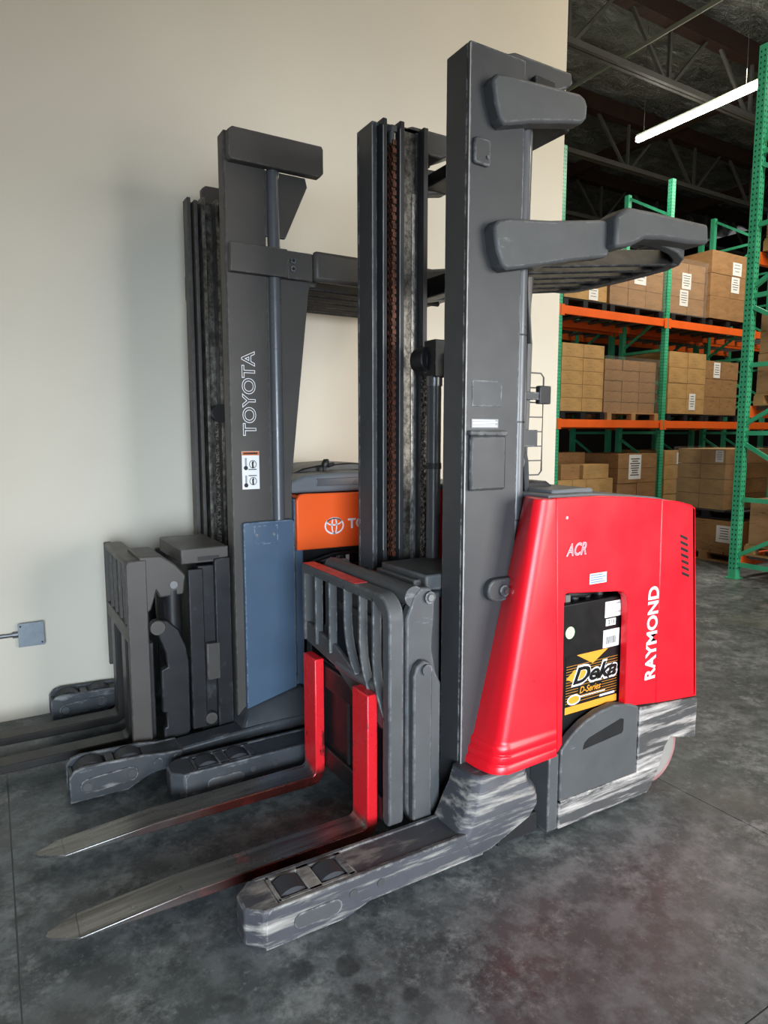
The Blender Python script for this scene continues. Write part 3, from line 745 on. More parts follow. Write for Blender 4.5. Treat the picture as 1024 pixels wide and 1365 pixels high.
# reach carriage between mast and backrest
mb = MB(); mb.box(1.36, 1.62, 1.985, 2.31, .925, .985)
ct = build('carriage_top_plate', mb, 'truck_grey', R, bevel=.008)
B('plate_step', 'truck_grey', ct, 1.33, 1.37, 2.02, 2.30, .925, .965, bevel=.006)
B('hose_cover', 'cylinder_grey', ct, 1.44, 1.66, 1.983, 2.06, .885, .93, bevel=.015)
B('mast_carriage', 'carriage_black', R, 1.40, 1.425, 1.99, 2.48, .12, .92, bevel=.005)
for s in (1, -1):
    y0, y1 = yb(s, 1.905, 1.945)
    sc = [(1.225, .16), (1.225, .86), (1.255, .935), (1.285, .965), (1.325, .962), (1.345, .93), (1.345, .87), (1.335, .74), (1.352, .65), (1.375, .60), (1.375, .09), (1.25, .09)]
    a_ = build('reach_arm', MB().prism(sc, 'y', y0, y1), 'truck_grey', R, bevel=.007)
    y0p, y1p = yb(s, 1.893, 1.955)
    build('pivot_pin', MB().tube([(1.318, y0p, .928), (1.318, y1p, .928)], .022, 18), 'truck_grey', a_)
    build('pivot_pin', MB().tube([(1.318, y0p - .005, .928), (1.318, y0p, .928)], .013, 6), 'steel_bright', a_)
    y0, y1 = yb(s, 1.872, 1.902)
    sl = [(1.235, .10), (1.235, .66), (1.25, .695), (1.275, .71), (1.305, .70), (1.315, .67), (1.315, .08), (1.26, .08)]
    b_ = build('reach_link', MB().prism(sl, 'y', y0, y1), 'truck_grey', R, bevel=.006)
    y0p, y1p = yb(s, 1.86, 1.905)
    build('pivot_pin', MB().tube([(1.285, y0p, .678), (1.285, y1p, .678)], .020, 18), 'truck_grey', b_)
    y0, y1 = yb(s, 1.95, 1.985)
    B('inner_reach_arm', 'mast_dark', R, 1.30, 1.40, y0, y1, .09, .93, bevel=.006)
build('reach_cross_tube', MB().tube([(1.26, 1.91, .935), (1.26, my(1.91), .935)], .038, 20), 'truck_grey', R)
B('reach_back_panel', 'carriage_black', R, 1.24, 1.26, 1.96, my(1.96), .12, .90)
mb = MB(); mb.prism([(1.97, .62), (2.30, .66), (2.36, .80), (2.25, .90), (1.97, .88)], 'x', 1.205, 1.222); mb.box(1.19, 1.21, 1.95, 2.36, .80, .83)
build('hose_shield', mb, 'mast_dark', R, bevel=.004)

# load backrest
BKX = 1.132
frame = [(2.60, .955)] + arc(1.955, .868, .087, 90, 180, 7) + [(1.868, .15), (1.876, .13), (1.905, .13), (1.915, .15)] + arc(1.975, .855, .06, 180, 90, 6) + [(2.575, .915), (2.575, .62), (2.60, .62)]
bk = build('load_backrest', MB().prism(frame, 'x', BKX, 1.192), 'truck_grey', R, bevel=.006)
B('red_top_strip', 'worn_red', bk, BKX + .004, 1.188, 2.12, 2.59, .954, .9565, label='worn red paint along the top bar')
for i, yy in enumerate((2.465, 2.335, 2.205, 2.085, 1.985)):
    zlo = .63 if i < 2 else .60 - .05 * (i - 2)
    if i < 2: pts = [(yy, .93), (yy, .75), (yy, zlo)]
    else: pts = [(yy, .93), (yy, zlo + .20), (yy - .008, zlo + .14), (yy - .025, zlo + .09), (yy - .055, zlo + .04), (yy - .085, zlo + .01)]
    rings = []
    for q, (py, pz) in enumerate(pts):
        rings.append([(BKX, py - .006, pz), (BKX + .035, py - .006, pz), (BKX + .035, py + .006, pz), (BKX, py + .006, pz)])
    build('backrest_bar', MB().loft(rings), 'truck_grey', bk, bevel=.002, smooth=50)
build('lower_crossbar', MB().prism([(1.90, .46), (1.90, .56), (2.15, .61), (2.30, .665), (2.585, .70), (2.585, .615), (2.30, .58), (2.1, .50)], 'x', BKX + .012, BKX + .03), 'truck_grey', bk, bevel=.004)

# fork carriage with side-shift cylinder
fc = B('fork_carriage', 'carriage_black', R, 1.165, 1.195, 1.955, 2.515, .11, .56, bevel=.005)
B('carriage_bar', 'carriage_black', fc, 1.145, 1.17, 1.935, 2.53, .46, .555, bevel=.006)
B('carriage_bar', 'carriage_black', fc, 1.145, 1.17, 1.935, 2.53, .115, .20, bevel=.006)
B('carriage_rib', 'mast_dark', fc, 1.158, 1.167, 2.22, 2.235, .20, .46)
build('shift_cylinder', MB().tube([(1.165, 1.985, .592), (1.165, 2.30, .592)], .026, 18), 'cylinder_grey', fc)
build('cylinder_rod', MB().tube([(1.165, 2.30, .592), (1.165, 2.42, .592)], .011, 12), 'steel_bright', fc)
B('red_stop', 'worn_red', fc, 1.15, 1.165, 1.94, 1.965, .50, .545, bevel=.003)

def fork(root, y0, y1, x_tip, x_heel, ztop, mat, t=.042, zb=.045):
    mb = MB(); w = .012
    rad = .06; xs = x_heel
    outer = [(x_tip, zb + .004)] + [(xs - rad, zb)] + arc(xs - rad, zb + rad, rad, -90, 0, 6)[1:] + [(xs, ztop)]
    inner = [(xs - t, ztop)] + [(xs - t, zb + t + .02)] + arc(xs - t - .02, zb + t + .02, .02, 0, -90, 4)[1:] + [(x_tip + .30, zb + t - .006), (x_tip, zb + .013)]
    poly = outer + inner
    o = build('fork', MB().prism(poly, 'y', y0, y1), mat, root, bevel=.004)
    # pointed tip cut with tapered plan: extra wedge
    ym = (y0 + y1) / 2
    tip = [(x_tip + .002, y0), (x_tip + .002, y1), (x_tip - .075, ym + .016), (x_tip - .085, ym), (x_tip - .075, ym - .016)]
    build('fork_tip', MB().prism(tip, 'z', zb + .004, zb + .013), mat, o, bevel=.001)
    return o
fork(R, 1.965, 2.080, .145, 1.142, .585, 'fork_steel')
fork(R, 2.405, 2.520, .145, 1.142, .585, 'fork_steel')

# body: front shroud
for s in (1, -1):
    def ring(z, out=0.0):
        tt = (z - .30) / .98
        xa = 1.455 + tt * .255; xb = 1.468 + tt * .185; xc = 1.764 - tt * .042
        o_ = out
        pts = [(xa - o_, 1.85), (xa * .5 + xb * .5 - o_ - .004, 1.79), (xb - o_, 1.742), (xb + .006 - o_ * .8, 1.722), (xb + .022 - o_ * .4, 1.707 - o_ * .4), (xb + .05, 1.700 - o_), (xc, 1.700), (xc, 1.85)]
        return [(px, py if s > 0 else my(py), z) for px, py in pts]
    lv = [(.305, .012), (.33, .014), (.338, .006), (.344, .010), (.366, .012), (.373, .004), (.379, .008), (.400, .009), (.407, .001), (.42, .0), (.7, 0), (1.0, 0), (1.24, 0), (1.275, .0)]
    mb = MB().loft([ring(z, o_) for z, o_ in lv])
    build('front_shroud', mb, 'red_paint', R, smooth=38, bevel=.002)
    # pivot lug between post and shroud
    y0, y1 = yb(s, 1.815, 1.848)
    lug = arc(1.557, .940, .042, 90, 270, 10) + [(1.655, .898), (1.655, .982)]
    lg = build('mast_lug', MB().prism(lug, 'y', y0, y1), 'mast_grey', R, bevel=.006)
    yq = y0 if s > 0 else y1; dq = -.012 * s
    build('lug_bolt', MB().tube([(1.585, yq, .938), (1.585, yq + dq, .938)], .022, 16), 'mast_grey', lg, bevel=.003)
    build('lug_bolt', MB().tube([(1.585, yq + dq, .938), (1.585, yq + dq * 1.5, .938)], .008, 8), 'steel_bright', lg)
    y0, y1 = yb(s, 1.700, 1.735)
    side = [(1.724, 1.277), (1.95, 1.275), (2.15, 1.262), (2.300, 1.246), (2.325, .395), (2.135, .418), (2.130, .83), (2.118, .872), (2.095, .893), (2.06, .900), (1.790, .925), (1.778, .915), (1.790, .345), (1.766, .318)]
    build('side_panel', MB().prism(side, 'y', y0, y1), 'red_paint', R, bevel=.004)
    rp = [(2.302, 1.245), (2.41, 1.232), (2.50, 1.212), (2.522, 1.195), (2.592, .40), (2.588, .368), (2.327, .393)]
    rpn = build('rear_panel', MB().prism(rp, 'y', y0, y1), 'red_paint', R, bevel=.005)
    if s > 0:
        for i in range(7):
            zc = 1.095 - i * .0265
            build('vent_slot', MB().prism([(2.430 + i * .004, zc), (2.478 + i * .004, zc - .018), (2.478 + i * .004, zc - .030), (2.430 + i * .004, zc - .012)], 'y', 1.6985, 1.7005), 'black_plastic', rpn, smooth=0)
        lettering('lettering', 'RAYMOND', 'white_print', rpn, 2.243, 1.699, .507, .388, .066, vertical=True, bold=.03)
        lettering('model_badge', 'ACR', 'pink_print', R, 1.775, 1.6985, 1.062, .105, .048, shear=.3, outline=.028)
        sk = B('sticker', 'sticker_white', R, 1.905, 1.995, 1.6984, 1.7, .945, .985)
        mb = MB()
        for i in range(4): mb.box(1.908, 1.99 - .015 * (i % 2), 1.6978, 1.6984, .949 + i * .009, .954 + i * .009)
        build('print', mb, 'sticker_blue', sk, smooth=0)
        build('panel_rivet', MB().tube([(1.775, 1.702, 1.205), (1.775, 1.697, 1.205)], .006, 10), 'pink_print', R)
    # lower scraped skirt around the drive wheel
    y0, y1 = yb(s, 1.695, 1.735)
    sk = [(1.777, .012), (2.295, .012), (2.325, .05), (2.36, .10), (2.395, .19), (2.43, .225), (2.49, .205), (2.60, .18), (2.603, .355), (2.595, .365), (2.222, .398), (2.222, .105), (1.777, .115)]
    build('side_skirt', MB().prism(sk, 'y', y0, y1), 'scraped_grey', R, bevel=.005)
    y0, y1 = yb(s, 1.697, 1.732)
    gt = [(1.782, .120), (2.216, .110), (2.214, .405), (2.16, .428), (2.07, .442), (1.98, .432), (1.90, .408), (1.84, .375), (1.80, .34), (1.782, .325)]
    gm = build('battery_gate', MB().prism(gt, 'y', y0, y1), 'truck_grey', R, bevel=.005)
    if s > 0:
        slot = [(1.898, .300), (1.905, .325), (1.93, .34), (2.11, .378), (2.125, .372), (2.125, .325), (2.115, .315)]
        build('hand_slot', MB().prism(slot, 'y', 1.6955, 1.698), 'black_plastic', gm, smooth=0)
        B('gate_edge', 'scraped_grey', gm, 1.782, 2.216, 1.692, 1.698, .110, .124, bevel=.002)
    y0, y1 = yb(s, 1.70, 1.80)
    B('frame_corner', 'truck_grey', R, 1.725, 1.776, y0, y1, .012, .312, bevel=.005)
B('frame_bulkhead', 'mast_dark', R, 1.70, 1.76, 1.80, my(1.80), .03, .30, bevel=.004)
B('front_bulkhead', 'red_paint', R, 1.735, 1.76, 1.852, my(1.852), .305, 1.26)
B('power_unit', 'mast_dark', R, 2.235, 2.50, 1.736, my(1.736), .25, 1.22)
B('battery_tray', 'mast_dark', R, 1.765, 2.235, 1.736, my(1.736), .03, .075)
build('rear_cover', MB().prism([(2.500, 1.205), (2.522, 1.20), (2.600, .37), (2.578, .37)], 'y', 1.70, my(1.70)), 'red_paint', R, bevel=.004)
mb = MB().prism([(1.724, 1.262), (1.724, 1.284), (1.95, 1.282), (2.30, 1.253), (2.51, 1.214), (2.50, 1.20), (2.3, 1.235), (1.95, 1.262)], 'y', 1.74, my(1.74))
dk = build('top_deck', mb, 'deck_grey', R, bevel=.004)
build('armrest', MB().prism([(1.80, 1.28), (1.80, 1.305), (1.83, 1.32), (1.92, 1.318), (1.95, 1.30), (1.95, 1.28)], 'y', 1.95, 2.06), 'carriage_black', dk, bevel=.008)
B('console', 'deck_grey', dk, 1.80, 2.02, 1.80, 2.05, 1.275, 1.296, bevel=.008)
# drive wheel
for nm, r0, m_, ya, yb2 in (('drive_wheel', .165, 'tyre_red', 1.742, 1.83),):
    dw = build(nm, MB().tube([(2.375, ya, .167), (2.375, ya + .012, .167), (2.375, yb2 - .012, .167), (2.375, yb2, .167)], [.155, .165, .165, .155], 36), m_, R, label='worn reddish drive tyre')
    build('wheel_hub', MB().tube([(2.375, ya - .004, .167), (2.375, ya + .01, .167)], [.135, .14], 36), 'wheel_hub', dw)

# battery seen through the side opening: lifts out, so a thing of its own
bt = empty('battery', (1.99, YC, .075), 'black industrial battery with orange striped label inside the red truck', 'battery')
bc = B('case', 'battery_black', bt, 1.796, 2.195, 1.742, my(1.742), .075, .868, bevel=.006)
for i, (cx, cz, rr) in enumerate(((1.93, .882, .022), (2.0, .880, .018), (2.07, .880, .02))):
    build('cell_cap', MB().tube([(cx, 1.80, .862), (cx, 1.80, cz + .004)], rr, 14), 'black_plastic', bc)
build('battery_cable', MB().tube([(1.82, 1.80, .88), (1.88, 1.775, .893), (1.96, 1.772, .885), (2.02, 1.785, .89), (2.07, 1.81, .872)], .011, 8), 'black_plastic', bc)
build('battery_cable', MB().tube([(1.90, 1.83, .885), (1.97, 1.80, .898), (2.06, 1.815, .888)], .011, 8), 'cable_grey', bc)
B('red_connector', 'worn_red', bc, 1.805, 1.845, 1.76, 1.80, .868, .905, bevel=.004, label='red cable connector')
B('grey_connector', 'cable_grey', bc, 1.848, 1.875, 1.76, 1.80, .868, .898, bevel=.004)
YB = 1.742
lab = B('striped_label', 'battery_black', bc, 1.838, 2.132, YB - .0012, YB, .432, .662, label='black label with orange stripes', smooth=0)
mb = MB()
for i in range(15):
    zz = .475 + i * .0105; mb.box(1.842, 2.128, YB - .0018, YB - .0012, zz, zz + .0013)
build('stripes', mb, 'orange_print', lab, smooth=0)
B('orange_band', 'orange_print', lab, 1.840, 2.130, YB - .0018, YB - .0011, .434, .462, smooth=0)
build('orange_triangle', MB().prism([(1.895, .662), (2.07, .662), (1.985, .615)], 'y', YB - .0022, YB - .0012), 'orange_print', lab, smooth=0)
build('orange_wedge', MB().prism([(1.842, .575), (1.885, .605), (1.975, .592), (1.90, .548)], 'y', YB - .0024, YB - .0012), 'orange_print', lab, smooth=0)
lettering('brand_outline', 'Deka', 'white_print', lab, 1.868, YB - .0018, .538, .262, .082, bold=.07, shear=.35)
lettering('brand_lettering', 'Deka', 'battery_black', lab, 1.876, YB - .003, .546, .246, .066, bold=.03, shear=.35)
B('series_panel', 'battery_black', lab, 1.908, 2.04, YB - .0022, YB - .0012, .502, .535, smooth=0)
lettering('series_lettering', 'D-Series', 'orange_print', lab, 1.915, YB - .0022, .505, .118, .027, bold=.012, shear=.3)
B('white_line', 'white_print', lab, 1.90, 2.06, YB - .0024, YB - .0012, .490, .494, smooth=0)
B('white_line', 'white_print', lab, 2.03, 2.115, YB - .0024, YB - .0012, .470, .478, smooth=0)
build('oval_logo', ring_flat(1.885, YB - .002, .487, .036, .021, .006), 'white_print', lab, smooth=0)
build('oval_logo_fill', ring_flat(1.885, YB - .0014, .487, .031, .017, .0165), 'orange_print', lab, smooth=0)
w1 = B('white_sticker', 'sticker_white', bc, 2.045, 2.182, YB - .0012, YB, .786, .850, smooth=0)
mb = MB()
for i, ll in enumerate((.09, .06, .1)): mb.box(2.052, 2.052 + ll, YB - .0018, YB - .0012, .838 - i * .018, .841 - i * .018)
build('print', mb, 'light_print', w1, smooth=0)
w2 = B('number_sticker', 'sticker_white', bc, 2.052, 2.108, YB - .0012, YB, .752, .780, smooth=0)
lettering('number', '213', 'grey_print', w2, 2.064, YB - .0012, .757, .034, .018, bold=.01)
w3 = B('barcode_sticker', 'sticker_white', bc, 2.040, 2.132, YB - .0012, YB, .664, .736, smooth=0)
mb = MB(); xx = 2.056
while xx < 2.115:
    wd = random.choice((.001, .002, .003)); mb.box(xx, xx + wd, YB - .0018, YB - .0012, .678, .708); xx += wd + .0022
mb.box(2.05, 2.12, YB - .0018, YB - .0012, .716, .728) if False else None
build('barcode', mb, 'grey_print', w3, smooth=0)
build('round_sticker', MB().prism(arc(1.856, .756, .024, 0, 345, 23), 'y', YB - .0014, YB), 'sticker_green', bc, smooth=0)

# ------------------------------------------------------------------ dark reach truck by the wall
TC = 3.355
def ty(y): return 2 * TC - y
def tb(s, a, b): return (a, b) if s > 0 else (ty(b), ty(a))
T = empty('reach_truck', (1.2, TC, 0), 'dark grey and orange reach truck standing against the pale wall', 'forklift')
# outriggers with rounded side plates
for s in (1, -1):
    y0, y1 = tb(s, 2.842, 2.985)
    plate = [(.205, .006), (.43, .006), (.52, .05), (.66, .065), (.66, .128), (.58, .130), (.50, .142), (.26, .150), (.225, .140), (.205, .115)]
    mb = MB(); mb.prism(plate, 'y', y0, y0 + .016); mb.prism(plate, 'y', y1 - .016, y1)
    o = build('outrigger', mb, 'leg_grey', T, bevel=.004)
    for wx0, wx1, wz0, wz1 in ((.21, .225, .02, .11), (.352, .385, .02, .135), (.50, .66, .066, .126)):
        B('cross_web', 'leg_grey', o, wx0, wx1, y0 + .016, y1 - .016, wz0, wz1, bevel=.003)
    for cx in (.292, .442):
        pts = [(cx, y0 + .024, .078), (cx, y0 + .034, .078), (cx, y1 - .034, .078), (cx, y1 - .024, .078)]
        build('load_wheel', MB().tube(pts, [.062, .072, .072, .062], 26), 'rubber', T, label='dark load wheel')
    poly = arc(.275, .068, .032, 90, 270, 8) + arc(.44, .076, .032, -90, 90, 8)
    ax = build('axle_plate', MB().prism(poly, 'y', y0 - .006, y0 + .002), 'leg_grey', o, bevel=.002)
    for cx, cz in ((.272, .066), (.445, .078)):
        build('axle_pin', MB().tube([(cx, y0 - .010, cz), (cx, y0 - .004, cz)], .018, 14), 'steel_bright', ax)
    for cx in (.555, .635):
        build('pin', MB().tube([(cx, y0 - .004, .098), (cx, y0 + .002, .098)], .018, 14), 'leg_grey', o)
    y0b, y1b = tb(s, 2.865, 2.985)
    mb = MB(); mb.prism([(.655, .05), (1.30, .03), (1.30, .15), (1.0, .14), (.655, .122)], 'y', y0b, y1b)
    build('outrigger_beam', mb, 'blue_grey' if False else 'leg_grey', T, bevel=.01)
# base casting flaring from the post to the outrigger
for s in (1, -1):
    f = lambda y: y if s > 0 else ty(y)
    rings = [[(.90, f(2.86), .09), (1.31, f(2.85), .09), (1.31, f(3.06), .09), (.90, f(3.06), .09)],
             [(.95, f(2.89), .14), (1.30, f(2.875), .16), (1.30, f(3.06), .16), (.95, f(3.06), .14)],
             [(1.0, f(2.965), .19), (1.285, f(2.94), .26), (1.285, f(3.06), .26), (1.0, f(3.06), .19)]]
    build('base_casting', MB().loft(rings), 'leg_grey', T, bevel=.012, smooth=50)
    y0, y1 = tb(s, 2.972, 3.005)
    pn = build('side_cover', MB().prism([(1.005, .12), (1.262, .21), (1.262, 1.085), (1.25, 1.095), (1.012, 1.092), (1.005, 1.085)], 'y', y0, y1), 'blue_grey', T, bevel=.004, label='blue-grey mast side cover')
    if s > 0:
        B('cover_hatch', 'blue_grey', pn, 1.055, 1.175, 2.9695, 2.973, .985, 1.075, bevel=.004)
        for cx in (1.068, 1.155): build('hatch_screw', MB().tube([(cx, 2.968, 1.03), (cx, 2.971, 1.03)], .007, 8), 'leg_grey', pn)
        B('cover_edge', 'steel_bright', pn, 1.258, 1.265, 2.970, 2.975, .28, 1.09)
# mast
TZ = 2.73
for s in (1, -1):
    a = lambda y0, y1: tb(s, y0, y1)
    mb = MB(); y0, y1 = a(3.0, 3.014); mb.box(.965, 1.155, y0, y1, .04, TZ + (.098 if s > 0 else 0))
    y0, y1 = a(3.014, 3.085); mb.box(.965, .985, y0, y1, .04, TZ + (.098 if s > 0 else 0)); mb.box(1.135, 1.155, y0, y1, .04, TZ)
    build('outer_mast_rail', mb, 'toyota_black', T, bevel=.004)
    mb = MB(); y0, y1 = a(3.02, 3.03); mb.box(.99, 1.13, y0, y1, .08, TZ - .02)
    y0, y1 = a(3.03, 3.12); mb.box(.992, 1.010, y0, y1, .08, TZ - .02); mb.box(1.112, 1.13, y0, y1, .08, TZ - .02)
    build('middle_mast_rail', mb, 'toyota_black', T, bevel=.003)
    mb = MB(); y0, y1 = a(3.06, 3.072); mb.box(1.03, 1.11, y0, y1, .1, TZ - .01)
    y0, y1 = a(3.06, 3.15); mb.box(1.022, 1.04, y0, y1, .1, TZ - .01); mb.box(1.095, 1.112, y0, y1, .1, TZ - .01)
    build('inner_mast_rail', mb, 'greasy_rail', T, bevel=.003)
    y0 = a(3.17, 3.17)[0]
    build('lift_chain', chain(1.06, y0, .93, 1.62, .032, .0155), 'chain_grease', T, smooth=0, kind='stuff')
    build('chain_sheave', MB().tube([(1.085, y0 - .02, 1.615), (1.085, y0 + .02, 1.615)], .05, 20), 'carriage_black', T)
    y0, y1 = a(2.955, 3.0)
    xa = .972 if s > 0 else 1.07
    build('mast_top_cap', MB().prism([(xa, 2.71), (xa, 2.815), (xa + .02, 2.832), (1.42, 2.835), (1.428, 2.82), (1.428, 2.715), (1.41, 2.695), (xa + .01, 2.695)], 'y', y0, y1), 'toyota_black', T, bevel=.004)
    y0, y1 = a(3.012, 3.03)
    build('mast_gusset', MB().prism([(1.155, 2.70), (1.36, 2.70), (1.37, 2.66), (1.255, 2.41), (1.155, 2.41)], 'y', y0, y1), 'toyota_black', T, bevel=.004)
    build('guard_pillar', MB().prism([(1.155, 2.30), (1.375, 2.30), (1.375, 2.22), (1.268, 1.28), (1.268, .26), (1.155, .26)], 'y', y0, y1), 'toyota_black', T, bevel=.004)
    py = a(3.0, 3.0)[0] + (.008 if s > 0 else -.008)
    build('mast_pipe', MB().tube([(1.195, py - .0, 1.08), (1.195, py, 2.70)], .029, 18), 'cylinder_grey', T)
    y0, y1 = a(2.962, 3.0)
    gb = build('guard_bracket', MB().prism([(.972, 2.225), (.972, 2.352), (1.245, 2.352), (1.245, 2.225)], 'y', y0, y1), 'toyota_black', T, bevel=.004)
    y0, y1 = a(2.972, 3.005)
    gp = B('bolted_plate', 'toyota_black', T, 1.246, 1.375, y0, y1, 2.225, 2.350, bevel=.004)
    if s > 0:
        for zz in (2.268, 2.305):
            build('guard_bolt', MB().tube([(1.272, 2.960, zz), (1.272, 2.973, zz)], .014, 14), 'mast_grey', gp, bevel=.002)
            build('bolt_socket', MB().tube([(1.272, 2.959, zz), (1.272, 2.961, zz)], .006, 6), 'black_plastic', gp)
    y0, y1 = a(2.955, 3.0)
    B('guard_side_bar', 'toyota_black', T, 1.378, 2.20, y0, y1, 2.225, 2.365, bevel=.018)
B('guard_rear_bar', 'toyota_black', T, 2.17, 2.24, 2.975, ty(2.975), 2.23, 2.365, bevel=.018)
B('guard_front_bar', 'toyota_black', T, 1.36, 1.42, 3.03, ty(3.03), 2.215, 2.275, bevel=.004)
for i in range(5):
    yy = 3.09 + i * .133
    build('guard_slat', MB().prism([(yy - .025, 2.21), (yy - .010, 2.20), (yy + .03, 2.262), (yy + .015, 2.270)], 'x', 1.40, 2.18), 'carriage_black', T, bevel=.003)
B('mast_cross_member', 'toyota_black', T, 1.12, 1.155, 3.05, ty(3.05), 2.62, 2.70, bevel=.004)
B('mast_cross_member', 'toyota_black', T, 1.12, 1.15, 3.05, ty(3.05), .12, .22, bevel=.004)
lettering('lettering', 'TOYOTA', 'white_print', T, 1.022, 2.999, 1.497, .388, .066, vertical=True, outline=.018, bold=.012)
# safety sticker
st = B('safety_sticker', 'sticker_white', T, 1.014, 1.098, 2.9982, 3.0, 1.247, 1.425, smooth=0, label='white safety sticker with orange header')
B('orange_header', 'sticker_orange', st, 1.015, 1.097, 2.9974, 2.9984, 1.406, 1.424, smooth=0)
mb = MB(); mb.box(1.022, 1.090, 2.9970, 2.9975, 1.411, 1.419); build('header_print', mb, 'truss_brown', st, smooth=0)
for cz in (1.364, 1.285):
    build('prohibition_ring', ring_flat(1.066, 2.998, cz, .018, .019, .003), 'grey_print', st, smooth=0)
    mb = MB(); mb.prism([(1.062, cz - .016), (1.071, cz - .016), (1.069, cz + .002), (1.072, cz + .010), (1.066, cz + .016), (1.061, cz + .008)], 'y', 2.9968, 2.998)
    build('figure', mb, 'grey_print', st, smooth=0)
for z0, z1, zc, zf in ((1.352, 1.394, 1.347, 1.340), (1.272, 1.312, 1.266, 1.311)):
    B('pictogram_mast', 'light_print', st, 1.028, 1.037, 2.997, 2.998, z0, z1, smooth=0)
    build('pictogram_wheel', MB().prism(arc(1.032, zc, .010, 0, 340, 14), 'y', 2.9968, 2.998), 'grey_print', st, smooth=0)
    B('pictogram_fork', 'grey_print', st, 1.044, 1.084, 2.997, 2.998, zf - .002, zf + .002, smooth=0)
# reach carriage
B('mast_carriage', 'carriage_black', T, .80, .93, 3.03, ty(3.03), .10, .90, bevel=.006)
tp = B('carriage_top_plate', 'toyota_black', T, .725, .945, 3.02, 3.46, .915, .985, bevel=.006)
B('plate_slot', 'black_plastic', tp, .80, .90, 3.0185, 3.021, .925, .945)
for s in (1, -1):
    y0, y1 = tb(s, 3.0, 3.035)
    cs = build('carriage_side', MB().prism([(.872, .10), (.872, .93), (.945, .935), (.945, .06), (.90, .03)], 'y', y0, y1), 'carriage_black', T, bevel=.004)
    B('roller_block', 'toyota_black', cs, .822, .885, y0 - .008, y1, .36, .535, bevel=.005)
    build('lower_pin', MB().tube([(.836, y0 - .006, .172), (.836, y1, .172)], .028, 18), 'toyota_black', cs, bevel=.003)
    B('inner_strut', 'carriage_black', cs, .752, .82, y0 + .01, y1 + .01, .13, .89, bevel=.005)
    y0, y1 = tb(s, 3.015, 3.055)
    ca = [(.598, .655), (.618, .672), (.655, .665), (.70, .620), (.732, .540), (.745, .46), (.742, .13), (.715, .08), (.690, .062), (.622, .062), (.622, .165), (.635, .168), (.635, .235), (.618, .24), (.618, .44), (.648, .45), (.640, .52), (.612, .60)]
    ra = build('reach_arm', MB().prism(ca, 'y', y0, y1), 'carriage_black', T, bevel=.006)
    build('arm_pivot', MB().tube([(.610, y0 - .008, .640), (.610, y1, .640)], .034, 20), 'toyota_black', ra, bevel=.004)
    yq = tb(s, 3.07, 3.07)[0]
    rc = build('tilt_cylinder', MB().tube([(.69, yq, .44), (.69, yq, .80)], .038, 20), 'carriage_black', T)
mb = MB().prism([(.545, .965), (.64, .962), (.70, .92), (.748, .862), (.735, .775), (.63, .770), (.615, .80), (.59, .72), (.565, .70), (.56, .80)], 'y', 3.035, 3.32)
hb = build('reach_head', mb, 'toyota_black', T, bevel=.008)
build('head_pin', MB().tube([(.690, 3.026, .825), (.690, 3.04, .825)], .018, 14), 'steel_bright', hb)
# backrest, forks
tk = B('load_backrest', 'toyota_black', T, .487, .575, 3.063, 3.639, .918, .95, bevel=.008)
build('backrest_post', MB().prism([(.487, .07), (.487, .935), (.50, .95), (.575, .95), (.575, .10), (.555, .05), (.51, .045)], 'y', 3.03, 3.062), 'toyota_black', tk, bevel=.006)
build('backrest_post', MB().prism([(.487, .30), (.487, .95), (.525, .95), (.525, .30)], 'y', 3.64, 3.67), 'toyota_black', tk, bevel=.006)
for yy in (3.15, 3.27, 3.40, 3.52):
    B('backrest_bar', 'toyota_black', tk, .492, .507, yy - .008, yy + .008, .62, .93, bevel=.003)
B('lower_crossbar', 'toyota_black', tk, .490, .535, 3.05, 3.65, .57, .64, bevel=.004)
B('fork_carriage', 'carriage_black', T, .54, .60, 3.07, 3.64, .10, .56, bevel=.006)
for y0 in (3.17, 3.47):
    fork(T, y0, y0 + .10, -.52, .535, .60, 'dark_fork')
# body: orange cover, console, battery
ob = build('orange_cover', MB().prism([(1.270, .94), (1.268, 1.185), (1.285, 1.212), (1.31, 1.216), (2.15, 1.205), (2.15, .93)], 'y', 2.958, 2.985), 'orange_paint', T, bevel=.006, label='bright orange side cover')
B('orange_cover_lid', 'orange_paint', T, 1.30, 2.15, 2.985, ty(2.985), 1.17, 1.205)
build('emblem', ring_flat(1.468, 2.956, 1.050, .054, .043, .008), 'white_print', ob, smooth=0)
build('emblem_loop', ring_flat(1.468, 2.956, 1.050, .0165, .042, .007), 'white_print', ob, smooth=0)
build('emblem_loop', ring_flat(1.468, 2.956, 1.070, .042, .0195, .007), 'white_print', ob, smooth=0)
lettering('lettering', 'TOYOTA', 'white_print', ob, 1.545, 2.9565, 1.030, .30, .052, bold=.03)
B('body_pillar', 'blue_grey', T, 1.268, 1.315, 2.99, 3.08, .10, 1.19, bevel=.006)
B('body_tank', 'toyota_black', T, 1.285, 1.30, 3.08, ty(3.0), .10, 1.17, bevel=.004)
B('lower_gate', 'leg_grey', T, 1.32, 2.15, 2.93, 2.98, .04, .55, bevel=.006)
B('rear_body', 'toyota_black', T, 1.98, 2.28, 2.96, ty(2.96), .06, 1.17, bevel=.02)
B('body_floor', 'toyota_black', T, 1.30, 2.0, 2.98, ty(2.98), .03, .07)
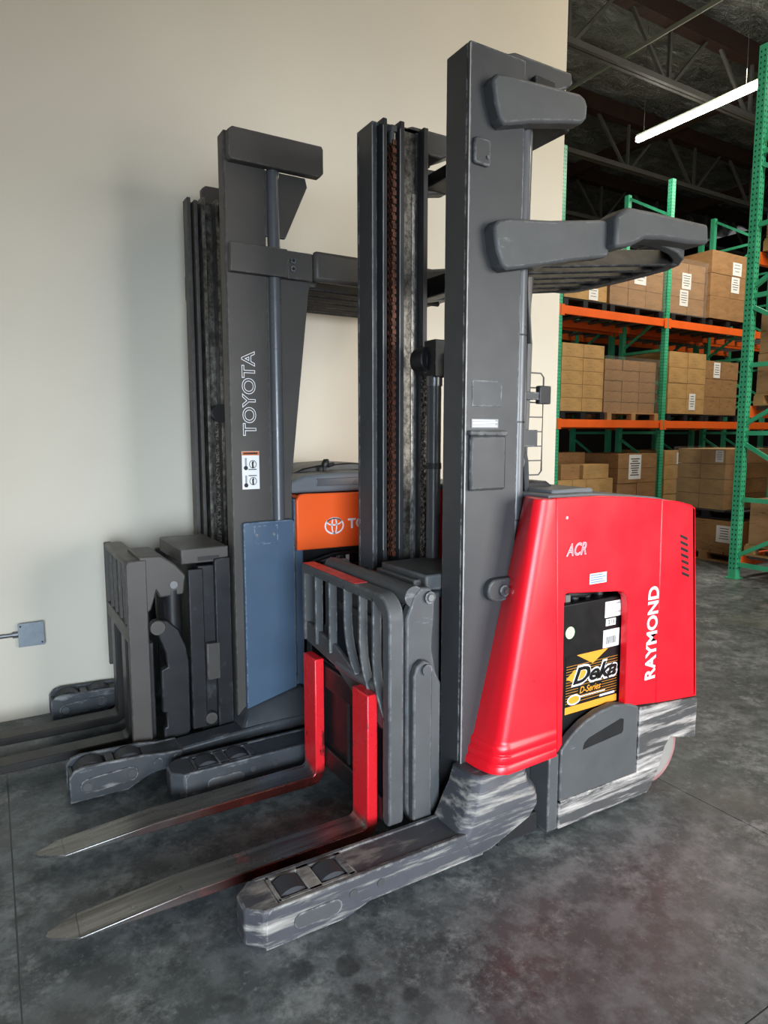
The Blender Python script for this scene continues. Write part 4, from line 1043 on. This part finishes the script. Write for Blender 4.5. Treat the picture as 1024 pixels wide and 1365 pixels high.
cn = build('console', MB().prism([(1.24, 1.215), (1.25, 1.262), (1.34, 1.30), (1.60, 1.315), (1.95, 1.305), (2.05, 1.24), (2.05, 1.212)], 'y', 3.02, 3.62), 'deck_grey', T, bevel=.018)
build('console_pad', MB().prism([(1.36, 1.30), (1.42, 1.325), (1.52, 1.342), (1.70, 1.350), (1.85, 1.34), (1.92, 1.31)], 'y', 3.22, 3.58), 'black_plastic', cn, bevel=.008)
B('console_recess', 'cylinder_grey', cn, 1.40, 1.75, 3.018, 3.03, 1.245, 1.285, bevel=.004)
mb = MB(); mb.tube([(1.525, 3.18, 1.31), (1.525, 3.18, 1.335)], .010, 10); mb.tube([(1.525, 3.18, 1.332), (1.528, 3.18, 1.345), (1.535, 3.18, 1.362), (1.548, 3.18, 1.368)], [.016, .021, .018, .008], 12); mb.tube([(1.54, 3.17, 1.34), (1.575, 3.17, 1.348)], [.012, .010], 10)
build('control_knob', mb, 'black_plastic', cn)
tbt = empty('battery', (1.64, TC, .075), 'black battery with cables under the orange truck cover', 'battery')
tbc = B('case', 'battery_black', tbt, 1.325, 1.96, 2.992, ty(2.992), .075, .845, bevel=.006)
B('gap_dark_block', 'black_plastic', tbc, 1.325, 1.96, 3.055, ty(3.055), .845, .93, bevel=.006)  # added black block that keeps the gap under the orange cover dark
for cx, cz, dy in ((1.36, .865, 0), (1.45, .885, .01), (1.56, .885, .02), (1.66, .875, 0), (1.75, .87, .01)):
    build('cell_cap', MB().tube([(cx, 3.03 + dy, .84), (cx, 3.03 + dy, cz)], .020, 12), 'black_plastic', tbc)
    B('terminal', 'sticker_white', tbc, cx + .012, cx + .030, 3.005 + dy, 3.02 + dy, .85, cz + .01, bevel=.002)
build('battery_cable', MB().tube([(1.34, 3.01, .86), (1.42, 2.998, .885), (1.49, 3.0, .90), (1.58, 3.005, .90), (1.70, 3.01, .88)], .012, 8), 'black_plastic', tbc)
build('battery_cable', MB().tube([(1.38, 3.03, .87), (1.45, 3.0, .875), (1.50, 3.005, .865), (1.54, 3.02, .90)], .010, 8), 'cable_grey', tbc)
